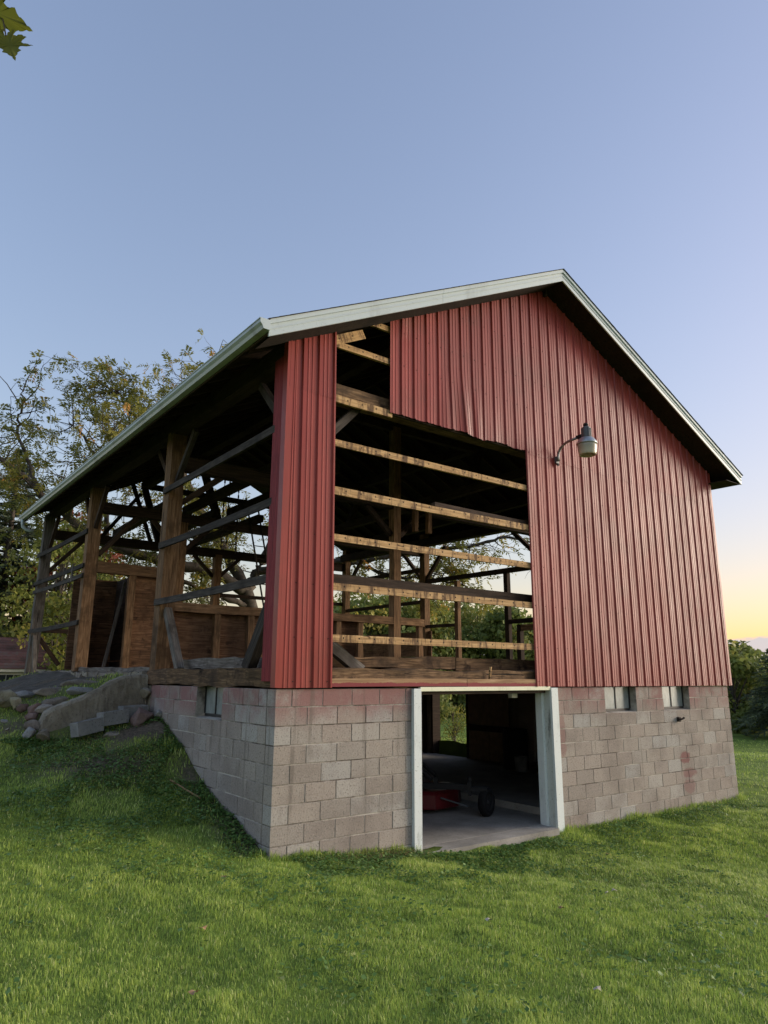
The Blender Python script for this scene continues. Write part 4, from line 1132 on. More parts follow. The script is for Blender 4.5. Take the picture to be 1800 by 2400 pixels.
def stone(loc, size, mat, seed, label, rotz=0.0, name='field_stone'):
    bm = bmesh.new(); r_ = random.Random(seed)
    for _ in range(15):
        d_ = Vector((r_.gauss(0, 1), r_.gauss(0, 1), r_.gauss(0, 1))).normalized()*r_.uniform(0.86, 1.12)
        bm.verts.new(d_)
    ch = bmesh.ops.convex_hull(bm, input=bm.verts)
    bmesh.ops.delete(bm, geom=[g for g in ch['geom_interior'] if isinstance(g, bmesh.types.BMVert)], context='VERTS')
    bmesh.ops.bevel(bm, geom=list(bm.edges), offset=0.10, segments=2, affect='EDGES', profile=0.6)
    bmesh.ops.triangulate(bm, faces=bm.faces)
    bmesh.ops.subdivide_edges(bm, edges=[e for e in bm.edges if e.calc_length() > 0.35], cuts=1)
    bmesh.ops.recalc_face_normals(bm, faces=bm.faces)
    for v in bm.verts:
        p = v.co+mnoise.noise_vector(v.co*1.9+Vector((seed, 0, 0)))*0.09+mnoise.noise_vector(v.co*5+Vector((0, seed, 0)))*0.03
        v.co = Vector((p.x*size[0], p.y*size[1], p.z*size[2]))*1.08
    for f_ in bm.faces: f_.smooth = True
    for e_ in bm.edges: e_.smooth = e_.calc_face_angle(0) < 0.45
    me = bpy.data.meshes.new(name); bm.to_mesh(me); bm.free(); me.materials.append(MATS[mat])
    o_ = bpy.data.objects.new(name, me); COL.objects.link(o_)
    o_.location = loc; o_.rotation_euler = (0, 0, rotz)
    return tag(o_, label, 'stone', 'field stones on the bank')
stone((-0.24, 3.66, 1.13), (0.19, 0.15, 0.17), 'pink_stone', 3, 'large pinkish boulder wedged between the loose blocks and barn wall', 0.3)
stone((-0.04, 3.52, 1.19), (0.055, 0.05, 0.075), 'grey_block', 5, 'small upright grey stone against the barn block wall')
stone((-0.66, 3.52, 0.93), (0.19, 0.12, 0.06), 'field_stone', 8, 'flat dark stone half buried below the loose blocks', 0.2)
stone((-0.06, 4.10, 1.50), (0.10, 0.12, 0.09), 'cast_concrete', 9, 'round grey stone in the gap beside the barn corner')
stone((-0.10, 4.22, 1.68), (0.11, 0.10, 0.08), 'field_stone', 10, 'brown stone lodged under the end of the timber sill')
ST = [(-1.86, 5.00, 1.405, .17, .15, .13, 'yellow_stone', 'large yellowish boulder at the top of the stone pile'),
      (-1.98, 4.92, 1.36, .10, .09, .08, 'yellow_stone', 'yellow stone at the far edge of the stone pile'),
      (-1.76, 4.78, 1.35, .11, .10, .10, 'yellow_stone', 'olive stone leaning on the large yellowish boulder'),
      (-1.68, 4.62, 1.29, .09, .07, .07, 'pink_stone', 'small rounded pinkish stone below the yellow boulders'),
      (-1.56, 4.42, 1.27, .11, .10, .11, 'pink_stone', 'pinkish angular stone in front of the pile'),
      (-1.60, 4.30, 1.17, .10, .09, .07, 'pink_stone', 'flat buff stone at the foot of the pinkish angular stone'),
      (-1.28, 4.62, 1.35, .26, .14, .10, 'field_stone', 'long grey stone lying behind the wing wall end'),
      (-1.40, 4.36, 1.27, .17, .10, .09, 'field_stone', 'buff slab lying against the wing wall end'),
      (-1.20, 5.10, 1.49, .32, .16, .11, 'field_stone', 'broad brown stone on the bank behind the wing wall'),
      (-0.88, 4.72, 1.53, .24, .13, .08, 'grey_block', 'pale flat stone beside the wing wall top'),
      (-0.75, 5.20, 1.62, .36, .11, .07, 'field_stone', 'long mossy stone below the barn ramp'),
      (-1.58, 5.30, 1.46, .18, .10, .06, 'grey_block', 'pale thin stone behind the yellowish boulder'),
      (-1.64, 3.98, 1.07, .11, .09, .08, 'field_stone', 'grey stone at the end of the wing wall'),
      (-1.70, 3.88, 0.98, .09, .09, .09, 'grey_block', 'smooth grey stone sunk in the bank at wing wall foot'),
      (-1.54, 3.80, 0.93, .11, .09, .10, 'cast_concrete', 'lumpy concrete chunk under the wing wall end'),
      (-1.95, 4.35, 1.12, .05, .04, .035, 'grey_block', 'small pale stone on bare soil left of the pile'),
      (-1.93, 4.15, 1.02, .035, .03, .025, 'field_stone', 'tiny pale pebble on bare soil below the pile')]
for i, (x_, y_, z_, a_, b_, c_, mt, lb) in enumerate(ST): stone((x_, y_, z_), (a_, b_, c_), mt, 20+i*3, lb, rnd.uniform(-0.5, 0.5))

# worn grey apron of the barn ramp
xs_ = np.linspace(-1.75, -0.02, 26); ys_ = np.linspace(5.35, 12.6, 50)
AX, AY = np.meshgrid(xs_, ys_, indexing='ij')
edge = np.minimum.reduce([(AX+1.75)/0.6, (AY-5.35)/0.6, (12.6-AY)/0.8])
AZ = height(AX, AY)+0.035*np.clip(edge, -0.2, 1)+0.02*np.sin(AY*2.1+AX*3)-0.012
ii = np.arange(AX.size).reshape(AX.shape)
ramp = big_mesh('ramp', np.stack([AX.ravel(), AY.ravel(), AZ.ravel()], 1), np.stack([ii[:-1, :-1].ravel(), ii[1:, :-1].ravel(), ii[1:, 1:].ravel(), ii[:-1, 1:].ravel()], 1), 'ramp_dirt', smooth=True)
tag(ramp, 'worn grey earth ramp up to the barn floor', 'ramp', kind='structure')
mb = MB(); p_ = [(-0.42, 1.86), (-0.30, 1.62), (-0.20, 1.42)]
mb.tube([(x_, y_, gz(x_, y_, 0.03)) for x_, y_ in p_], 0.013, 6)
tag(mb.build('stick', 'straw'), 'bare brown stick lying on the bank by the block wall', 'stick')

# ------------------------------------------------------------------ shed
shed = empty('shed', (0.6, 26.0, 0.9))
tag(shed, 'small white shed with faded red-grey shingle roof behind the barn', 'shed')
mb = MB(); mb.box(-5.2, 2.3, 0.25, 4.2, -0.6, 1.08); mb.build('wall', 'shed_white', shed)
nC = 11
for k in range(nC):
    t0, t1 = k/nC, (k+1.15)/nC
    if t1 > 1: t1 = 1
    y0_, z0_ = 0.0+2.2*t0, 1.10+1.36*t0; y1_, z1_ = 0.0+2.2*t1, 1.10+1.36*t1
    mb = MB(); mb.quad_prism([[(-5.6, y0_, z0_), (2.55, y0_, z0_), (2.55, y0_, z0_+0.035), (-5.6, y0_, z0_+0.035)], [(-5.6, y1_, z1_), (2.55, y1_, z1_), (2.55, y1_, z1_+0.012), (-5.6, y1_, z1_+0.012)]])
    mb.build('shingle_course', 'shed_roof', shed)
mb = MB(); mb.quad_prism([[(-5.6, 2.2, 2.46), (2.55, 2.2, 2.46), (2.55, 2.2, 2.50), (-5.6, 2.2, 2.50)], [(-5.6, 4.45, 1.1), (2.55, 4.45, 1.1), (2.55, 4.45, 1.14), (-5.6, 4.45, 1.14)]]); mb.build('roof', 'shed_roof', shed)
mb = MB(); mb.box(-5.55, 2.5, 0.03, 0.06, 0.98, 1.09); mb.build('eave_board', 'shed_white', shed)
for gx_ in (2.28,):
    mb = MB(); mb.quad_prism([[(gx_, 0.26, 1.08), (gx_, 2.2, 2.42), (gx_, 4.2, 1.08)], [(gx_-0.05, 0.26, 1.08), (gx_-0.05, 2.2, 2.42), (gx_-0.05, 4.2, 1.08)]]); mb.build('gable_wall', 'shed_white', shed)
for wx in (0.98,):
    wroot = MB(); wroot.box(wx-0.48, wx+0.48, 0.20, 0.249, 0.20, 0.92); wo = wroot.build('window', 'shed_white', shed)
    for i in range(3):
        for j in range(2):
            mb = MB(); mb.box(wx-0.42+i*0.285, wx-0.42+i*0.285+0.255, 0.186, 0.199, 0.26+j*0.32, 0.26+j*0.32+0.28); mb.build('pane', 'window_dark', wo)

# ------------------------------------------------------------------ trees
def tubes_mesh(paths, sides=5):
    """paths: list of (pts (k,3), radii (k,)) -> V, F quads"""
    V = []; F = []; b = 0
    ang = np.arange(sides)*2*np.pi/sides
    for pts, rad in paths:
        pts = np.asarray(pts, float); k = len(pts)
        d = np.gradient(pts, axis=0); d /= np.linalg.norm(d, axis=1, keepdims=True)+1e-9
        up = np.where(np.abs(d[:, 2:3]) > 0.9, np.array([[1, 0, 0.]]), np.array([[0, 0, 1.]]))
        a = np.cross(d, up); a /= np.linalg.norm(a, axis=1, keepdims=True)+1e-9
        c = np.cross(d, a)
        ring = pts[:, None]+(a[:, None]*np.cos(ang)[None, :, None]+c[:, None]*np.sin(ang)[None, :, None])*np.asarray(rad)[:, None, None]
        V.append(ring.reshape(-1, 3))
        i0 = b+np.arange(k-1)[:, None]*sides+np.arange(sides)[None]
        i1 = b+np.arange(k-1)[:, None]*sides+(np.arange(sides)[None]+1) % sides
        F.append(np.stack([i0, i1, i1+sides, i0+sides], -1).reshape(-1, 4))
        b += k*sides
    return np.concatenate(V), np.concatenate(F)
def wander(p0, d, L, n, curve, r):
    pts = [np.array(p0, float)]; d = np.array(d, float); d /= np.linalg.norm(d)
    for i in range(n):
        d = d+r.normal(0, curve, 3); d /= np.linalg.norm(d)
        pts.append(pts[-1]+d*L/n)
    return np.array(pts)
def diamonds(C, A, B, tint):
    """leaf quads: centre C, half-length vector A, half-width vector B"""
    n = len(C)
    V = np.stack([C-A, C+B-A*0.15, C+A, C-B-A*0.15], 1).reshape(-1, 3)
    F = np.arange(4*n).reshape(n, 4)
    return V, F, np.repeat(tint, 4)
def unit(v): return v/(np.linalg.norm(v, axis=-1, keepdims=True)+1e-9)
def part(root, name, V, F, mat, tint=None, smooth=False):
    return big_mesh(name, V-np.array(root.location), F, mat, root, tint, smooth)

# --- the big walnut behind the barn
LIMBS = {
 'trunk': ([[9.15,18.35,-0.2],[9.07,18.3,0.87],[8.58,17.89,3.46],[8.08,17.81,4.99]], .42, .30),
 'a': ([[8.08,17.81,4.99],[7.52,17.92,6.04],[6.56,17.69,7.07],[5.32,17.45,8.84],[4.42,16.93,10.69],[4.2,16.02,12.16]], .26, .03),
 'b': ([[5.32,17.45,8.84],[3.72,16.91,10.36],[2.67,16.75,11.36],[2.32,16.8,12.09]], .10, .02),
 'c': ([[4.42,16.93,10.69],[5.18,16.49,12.43],[5.44,15.92,13.68]], .09, .02),
 'd': ([[8.08,17.81,4.99],[6.59,17.5,5.49],[4.64,17.58,5.79],[2.68,17.65,6.19],[1.38,17.76,6.94],[0.48,17.6,7.55],[-0.31,17.97,8.34],[-1.4,17.94,9.0]], .24, .06),
 'e': ([[0.48,17.6,7.55],[-0.1,18.22,9.11],[-0.37,18.67,10.42],[-0.36,18.32,11.57],[-0.57,18.34,12.03]], .08, .015),
 'f': ([[2.68,17.65,6.19],[2.38,17.85,8.41],[1.75,18.39,10.34],[1.19,18.55,11.0]], .10, .02),
 'g': ([[1.38,17.76,6.94],[1.44,16.15,7.87],[1.75,15.08,8.53],[2.06,14.61,9.32]], .09, .02),
 'h': ([[8.08,17.81,4.99],[8.57,17.85,5.8],[9.17,17.47,7.72],[9.66,17.1,9.88],[9.71,16.99,12.29]], .24, .03),
 'i': ([[8.57,17.85,5.8],[9.6,16.38,5.98],[10.63,14.34,5.94],[11.39,12.45,6.06],[12.17,10.57,6.07],[12.93,8.67,6.25],[13.48,7.69,5.99]], .17, .02),
 'j': ([[10.63,14.34,5.94],[10.82,12.46,5.31],[11.41,10.83,4.96],[12.12,9.7,4.83]], .08, .015),
 'k': ([[8.41,17.78,4.27],[6.97,17.47,4.63],[5.37,17.26,5.04],[3.78,17.12,5.19],[2.32,16.96,5.11]], .13, .03),
 'l': ([[6.56,17.69,7.07],[5.6,16.6,6.6],[4.4,15.9,6.9],[3.0,15.6,7.3]], .09, .02)}
LEAFY = {'a': 1.4, 'b': 1.5, 'c': 1.7, 'd': 0.85, 'e': 0.5, 'f': 0.7, 'g': 1.4, 'h': 0.6, 'i': 0.6, 'j': 1.1, 'k': 0.8, 'l': 0.85}
def walnut():
    r = np.random.default_rng(5)
    root = empty('walnut_tree', (9.1, 18.3, -0.1))
    tag(root, 'big spreading walnut tree with thin yellowing leaves behind the barn', 'tree')
    thick = []; thin = []; tips = []
    for k, (pts, r0, r1) in LIMBS.items():
        pts = np.array(pts); n = 6*len(pts)
        pts[:, 2] = np.where(pts[:, 2] > 8.5, 8.5+(pts[:, 2]-8.5)*0.84, pts[:, 2])
        t = np.linspace(0, len(pts)-1, n); i = np.minimum(t.astype(int), len(pts)-2); f = (t-i)[:, None]
        P = np.concatenate([pts[:1], pts, pts[-1:]])
        a, b, c, d = P[i], P[i+1], P[i+2], P[i+3]
        cur = 0.5*((2*b)+(-a+c)*f+(2*a-5*b+4*c-d)*f**2+(-a+3*b-3*c+d)*f**3)
        if k != 'trunk': cur[2:] += r.normal(0, 0.035, (n-2, 3))
        thick.append((cur, np.linspace(r0, r1, n)))
        if k == 'trunk': continue
        L = np.linalg.norm(np.diff(cur, axis=0), axis=1).sum()
        ns = int(L*3.4*LEAFY[k]+4)
        for s_ in range(ns):
            u = r.uniform(0.22, 1.0); q = int(u*(n-1)); p = cur[q]
            d0 = cur[min(q+1, n-1)]-cur[max(q-1, 0)]; d0 /= np.linalg.norm(d0)+1e-9
            dr = unit(d0*0.5+r.normal(0, 0.75, 3)+np.array([0, 0, 0.05]))
            Ls = r.uniform(0.9, 2.2)*(1.15-0.4*u)
            br = wander(p, dr, Ls, 7, 0.16, r)
            thin.append((br, np.linspace(0.028, 0.008, 8)))
            for q2 in range(r.integers(3, 6)):
                u2 = r.integers(2, 8); dt = unit((br[min(u2, 7)]-br[u2-1])/1.0*2+r.normal(0, 0.55, 3)+np.array([0, 0, 0.1]))
                tw = wander(br[min(u2, 7)], dt, r.uniform(0.35, 0.9), 4, 0.2, r)
                thin.append((tw, np.linspace(0.010, 0.004, 5)))
                tips.append((tw[-1], tw[-1]-tw[-2], LEAFY[k])); tips.append((tw[2], tw[2]-tw[1], LEAFY[k]))
    # a few bare drooping twigs at the right end
    for s_ in range(14):
        p = thick[9][0][r.integers(24, 40)] if len(thick[9][0]) > 40 else thick[9][0][-r.integers(1, 14)]
        thin.append((wander(p, unit(np.array([0.5, -0.8, r.normal(-0.1, 0.5)])), r.uniform(0.8, 1.8), 7, 0.25, r), np.linspace(0.014, 0.004, 8)))
    V, F = tubes_mesh(thick, 8); part(root, 'trunk', V, F, 'bark', smooth=True)
    V, F = tubes_mesh(thin, 3); part(root, 'twigs', V, F, 'bark')
    C, A, B, T = [], [], [], []
    for p, d, lf in tips:
        for q in range(2 if r.random() < min(lf, 1.0)*0.85 else (1 if r.random() < lf*0.7 else 0)):
            ax = unit(unit(d)*0.6+r.normal(0, 0.55, 3)+np.array([0, 0, -0.35]))
            Lr = r.uniform(0.30, 0.50); side = unit(np.cross(ax, np.array([0, 0, 1.0])+r.normal(0, 0.25, 3)))
            nrm = np.cross(side, ax); tone = np.clip(r.beta(2.0, 2.6)+(0.35 if r.random() < 0.05 else 0), 0, 1)
            for m_ in range(6):
                u = (m_+1)/6.5
                for sg in (-1, 1):
                    base = p+ax*Lr*u+np.array([0, 0, -0.10*u*u])
                    ld = unit(side*sg+ax*0.55+nrm*r.normal(0, 0.3)+np.array([0, 0, -0.25]))
                    hl = r.uniform(0.065, 0.100)*(1-0.3*abs(u-0.5))
                    C.append(base+ld*hl); A.append(ld*hl); B.append(unit(np.cross(ld, nrm+r.normal(0, 0.3, 3)))*hl*0.36); T.append(np.clip(tone+r.normal(0, 0.08), 0, 1))
    V, F, tt = diamonds(np.array(C), np.array(A), np.array(B), np.array(T))
    part(root, 'crown', V, F, 'walnut_leaf', tt)
walnut()

def broadleaf(name, x, y, top, rad, seed, leaf, label, nleaf=5200, base=None, group=None, lsize=0.17, shape=1.0, low=0.12):
    r = np.random.default_rng(seed)
    z0 = hz(x, y) if base is None else base
    H = top-z0
    root = empty(name, (x, y, z0)); tag(root, label, 'tree', group)
    # limbs end in clumps; clumps carry the leaves
    ncl = int(34*shape)
    cl = []
    for i in range(ncl):
        u = r.uniform(low, 1.0); a = r.uniform(0, 2*np.pi)
        prof = np.sin(np.pi*np.clip(0.12+0.80*u, 0, 1))**0.65
        rr = rad*prof*np.sqrt(r.uniform(0.15, 1.0))
        cl.append((x+rr*np.cos(a), y+rr*np.sin(a), z0+H*(0.06+0.88*u)*r.uniform(0.95, 1.03), rad*r.uniform(0.22, 0.40)))
    paths = [(np.array([[x, y, z0-0.3], [x+0.05*rad, y, z0+H*0.3], [x, y+0.05*rad, z0+H*0.62], [x, y, z0+H*0.9]]), np.array([0.035, 0.028, 0.018, 0.006])*H*0.8)]
    for cx, cy, cz, cr in cl:
        zb = z0+(cz-z0)*r.uniform(0.35, 0.7)
        paths.append((np.array([[x, y, zb], [(x+cx)/2, (y+cy)/2, (zb+cz)/2+0.1], [cx, cy, cz]]), np.array([0.010, 0.006, 0.002])*H))
    V, F = tubes_mesh(paths, 5); part(root, 'trunk', V, F, 'bark')
    per = nleaf//ncl
    C, A, B, T = [], [], [], []
    for cx, cy, cz, cr in cl:
        d = unit(r.normal(0, 1, (per, 3))); q = cr*np.cbrt(r.uniform(0.10, 1.0, (per, 1)))*np.array([1.15, 1.15, 0.80])
        # ragged clump edge
        q = q*(1+0.35*np.sin(d[:, :1]*7+seed)*np.cos(d[:, 1:2]*6+d[:, 2:]*5))
        c = np.array([cx, cy, cz])+d*q
        aa = unit(r.normal(0, 1, (per, 3))+d*0.5+np.array([0, 0, -0.3])); bb = unit(np.cross(aa, r.normal(0, 1, (per, 3))))
        s_ = lsize*r.uniform(0.6, 1.25, (per, 1))
        C.append(c); A.append(aa*s_); B.append(bb*s_*0.62)
        T.append(np.clip(r.normal(0.42, 0.20)+r.normal(0, 0.13, per), 0, 1))
    V, F, tt = diamonds(np.concatenate(C), np.concatenate(A), np.concatenate(B), np.concatenate(T))
    part(root, 'crown', V, F, leaf, tt)
    return root

def conifer(name, x, y, top, rad, seed, label, base=None, nwh=26, gap=0.08, group=None, nl=30):
    r = np.random.default_rng(seed)
    z0 = hz(x, y) if base is None else base
    H = top-z0
    root = empty(name, (x, y, z0)); tag(root, label, 'tree', group)
    paths = [(np.array([[x, y, z0-0.3], [x, y, z0+H*0.5], [x, y, top]]), np.array([0.026*H, 0.016*H, 0.006]))]
    C, A, B, T = [], [], [], []
    for w in range(nwh):
        u = gap+(1-gap)*(w/(nwh-1))**0.92
        z = z0+H*u; R = rad*(1-u)**0.8*r.uniform(0.85, 1.1)+0.12
        for b_ in range(r.integers(7, 11)):
            a = r.uniform(0, 2*np.pi); Rb = R*r.uniform(0.65, 1.12)
            d = np.array([np.cos(a), np.sin(a), 0])
            n = 6; t = np.linspace(0, 1, n)[:, None]
            pts = np.array([x, y, z+r.uniform(-0.1, 0.1)])+d*Rb*t+np.array([0, 0, 1])*(0.10*Rb*t-0.38*Rb*t*t*(1-u*0.7))
            paths.append((pts, np.linspace(0.012, 0.003, n)*H*0.2))
            m_ = int(nl*(0.4+Rb/rad))
            tt_ = r.uniform(0.12, 1.0, m_); i = np.minimum((tt_*(n-1)).astype(int), n-2); f = (tt_*(n-1)-i)[:, None]
            p = pts[i]*(1-f)+pts[i+1]*f
            side = np.array([-np.sin(a), np.cos(a), 0])
            sg = r.choice([-1, 1], m_)[:, None]
            ld = unit(d*0.7+side*sg*r.uniform(0.3, 1.0, (m_, 1))+np.array([0, 0, 1])*r.normal(-0.25, 0.35, (m_, 1)))
            ln = r.uniform(0.16, 0.36, (m_, 1))*(0.5+0.6*(1-u))
            C.append(p+ld*ln*0.6); A.append(ld*ln); B.append(unit(np.cross(ld, r.normal(0, 1, (m_, 3))))*ln*0.16)
            T.append(np.clip(r.normal(0.4, 0.15)+r.normal(0, 0.12, m_)+0.3*tt_**3, 0, 1))
    V, F = tubes_mesh(paths, 4); part(root, 'trunk', V, F, 'bark')
    V, F, tt = diamonds(np.concatenate(C), np.concatenate(A), np.concatenate(B), np.concatenate(T))
    part(root, 'crown', V, F, 'needle', tt)

# left of the barn
conifer('pine_tree', 1.9, 33.5, 13.6, 5.0, 31, 'tall dark pine at the left edge behind the shed', nwh=44, nl=110, gap=0.12)
broadleaf('ash_tree', 3.9, 30.2, 9.3, 3.0, 41, 'yellow_leaf', 'yellow-green tree in front of the tall dark pine', 6000, lsize=0.12, low=0.0)
broadleaf('ash_tree', 4.2, 25.5, 6.2, 2.2, 42, 'yellow_leaf', 'low yellow-green tree between shed and barn corner', 2800, lsize=0.12, low=0.0)
broadleaf('maple_tree', 5.2, 33.0, 10.4, 2.5, 43, 'red_leaf', 'reddening maple seen past the far barn post', 5000, lsize=0.14)
conifer('pine_tree', -4.5, 36.0, 12.0, 4.2, 35, 'second dark pine behind the shed at far left', nwh=24, nl=40)
# beyond the lawn, through the frame
BGT = [(35.5, 53.5, 9.2, 5.2, 'leftmost of the distant green trees seen through the barn frame'),
       (35.2, 48.5, 9.5, 5.0, 'round distant green tree left of the middle barn post'),
       (41.2, 49.2, 9.9, 5.4, 'tall distant green tree right of the middle barn post'),
       (45.6, 48.4, 9.9, 5.0, 'second tall distant green tree beyond the barn studs'),
       (50.6, 48.6, 9.7, 5.2, 'distant green tree between the two barn studs'),
       (51.3, 44.2, 8.7, 4.6, 'lower distant green tree by the right barn stud'),
       (57.4, 44.9, 8.8, 5.2, 'distant green tree at the right side of the opening'),
       (61.9, 41.5, 8.3, 5.0, 'distant green tree hidden mostly by the red siding')]
for i, (x_, y_, t_, r_, lb) in enumerate(BGT):
    broadleaf('lime_tree', x_, y_, t_, r_, 60+i, 'green_leaf', lb, 7500, group='distant trees beyond the lawn', lsize=0.27, low=-0.02, shape=1.3)
broadleaf('shrub_thicket', 43.5, 45.5, 3.4, 4.6, 81, 'green_leaf', 'low green thicket at the foot of the distant trees', 4200, lsize=0.25, low=-0.05)
broadleaf('shrub_thicket', 36.0, 43.5, 3.2, 5.0, 82, 'green_leaf', 'dark low thicket at the lawn edge behind the basement door', 4200, lsize=0.25, low=-0.05)
# right edge
broadleaf('oak_tree', 47.2, 19.0, 4.3, 3.0, 91, 'green_leaf', 'green tree just right of the barn corner', 7000, lsize=0.20, low=-0.04, shape=1.2)
broadleaf('oak_tree', 54.5, 21.5, 3.9, 3.2, 92, 'green_leaf', 'further green tree at the right edge of the lawn', 6000, lsize=0.22, low=-0.04, shape=1.2)
conifer('spruce_tree', 43.4, 14.4, 3.6, 2.9, 93, 'dark spruce with low skirts at the right picture edge', nwh=22, gap=0.10, nl=40)
broadleaf('oak_tree', 49.0, 13.0, 4.3, 3.4, 94, 'green_leaf', 'olive tree behind the dark spruce at the right edge', 5000, lsize=0.22, low=-0.04)
broadleaf('oak_tree', 60.0, 30.0, 5.4, 4.5, 95, 'green_leaf', 'distant green tree behind the barn right wall', 5000, lsize=0.26, low=-0.02)
broadleaf('oak_tree', 57.0, 4.0, 4.6, 4.2, 96, 'green_leaf', 'green tree on the lawn edge beyond the right frame', 4000, lsize=0.26, low=-0.02)
# weedy bush outside the back door
broadleaf('weed_bush', 12.6, 10.9, 0.85, 0.75, 97, 'yellow_leaf', 'pale weedy bush outside the basement back opening', 1500, lsize=0.035, low=-0.05)

# --- overhanging maple sprig, top left
sprig = empty('maple_sprig', (-3.76, -5.04, 3.72))
tag(sprig, 'maple twig with green lobed leaves hanging into the top left corner', 'maple leaves')
LOBE = [(0, 0), (0.10, -0.10), (0.34, -0.16), (0.22, -0.02), (0.50, 0.02), (0.62, 0.10), (0.46, 0.16), (0.40, 0.22), (0.58, 0.36), (0.72, 0.58), (0.50, 0.52), (0.40, 0.44), (0.30, 0.42), (0.24, 0.52), (0.30, 0.68), (0.20, 0.74), (0.12, 0.90), (0.0, 1.16)]
_lb = []
for (a0, b0), (a1, b1) in zip(LOBE[:-1], LOBE[1:]):
    ln_ = math.hypot(a1-a0, b1-b0); _lb.append((a0, b0))
    if ln_ > 0.14: _lb += [(a0+(a1-a0)*0.40-(b1-b0)*0.12, b0+(b1-b0)*0.40+(a1-a0)*0.12), (a0+(a1-a0)*0.55, b0+(b1-b0)*0.55)]
LOBE = _lb+LOBE[-1:]
LOBE += [(-a, b) for a, b in LOBE[-2:0:-1]]
def maple_leaf(tip_from, tip_to, width_dir, seed, tone):
    r_ = random.Random(seed)
    o_ = Vector(tip_from); Yv = Vector(tip_to)-o_; s_ = Yv.length/1.16
    Yv.normalize(); Xv = Vector(width_dir); Xv = (Xv-Yv*Xv.dot(Yv)).normalized(); Zv = Xv.cross(Yv)
    mb = MB(); tn = []
    def P3(a, b): 
        c_ = -0.10*a*a+0.06*math.sin(b*5)+0.05*abs(a)*math.sin(b*9)-0.12*b*b
        return tuple(o_+Xv*a*s_*0.9+Yv*b*s_+Zv*c_*s_)
    mb.v.append(P3(0, 0.30)); tn.append(tone)
    for a, b in LOBE:
        mb.v.append(P3(a, b)); tn.append(min(1, tone+0.30*math.hypot(a, b-0.3)+r_.uniform(-0.1, 0.1)))
    n = len(LOBE)
    for i in range(n): mb.f.append((0, 1+i, 1+(i+1) % n))
    V = np.array(mb.v)-np.array(sprig.location)
    return big_mesh('leaf', V, np.array(mb.f), 'maple_leaf', sprig, tn)
Pc = lambda u, v, d: CAM+(_f+_R*((u-900)/1622.18)-_U*((v-1200)/1622.18))*d
maple_leaf(Pc(14, 84, 2.0), Pc(40, 156, 1.98), _R+_f*0.25, 1, 0.25)
maple_leaf(Pc(-24, 18, 2.03), Pc(60, 70, 2.0), _U*-1+_R*0.3+_f*0.3, 2, 0.2)
maple_leaf(Pc(-4, 40, 2.1), Pc(8, 84, 2.08), _R+_f*0.7, 3, 0.45)
maple_leaf(Pc(-60, 50, 2.05), Pc(-50, 150, 2.05), _R-_f*0.3, 4, 0.3)
maple_leaf(Pc(2, -60, 2.05), Pc(24, 18, 2.02), _R+_f*0.4, 5, 0.3)
mb = MB()
for q in ([Pc(-120, -160, 2.2), Pc(-50, -60, 2.1), Pc(-10, 0, 2.05)], [Pc(-10, 0, 2.05), Pc(8, 50, 2.02), Pc(14, 84, 2.0)], [Pc(-10, 0, 2.05), Pc(-30, 14, 2.03)], [Pc(-50, -60, 2.1), Pc(-70, 0, 2.08), Pc(-60, 50, 2.05)], [Pc(-50, -60, 2.1), Pc(2, -60, 2.05)]):
    mb.tube([tuple(p-Vector(sprig.location)) for p in q], 0.0022, 5)
mb.build('twig', 'bark', sprig)
q0 = Pc(-120, -160, 2.2); mb = MB()
mb.tube([tuple(q-Vector(sprig.location)) for q in (q0, q0+Vector((-0.10, -0.15, 0.35)), q0+Vector((-0.35, -0.55, 0.80)), q0+Vector((-0.85, -1.3, 1.35)), q0+Vector((-1.7, -2.4, 1.9)))], [0.003, 0.005, 0.009, 0.014, 0.022], 6)
mb.build('branch', 'bark', sprig, smooth=True)
for k_, (ax_, ay_, az_) in enumerate(((-0.02, -0.05, 0.20), (-0.20, -0.30, 0.60), (-0.12, -0.42, 0.72), (-0.52, -0.85, 1.02), (-0.70, -0.98, 1.15), (-1.10, -1.65, 1.50), (-1.45, -2.0, 1.72))):
    b_ = q0+Vector((ax_, ay_, az_))
    maple_leaf(b_, b_+Vector((0.02*(k_ % 3-1), 0.03*(k_ % 2), -0.10)), Vector((math.cos(k_*1.3), math.sin(k_*1.3), 0)), 10+k_, 0.25+0.05*(k_ % 4))

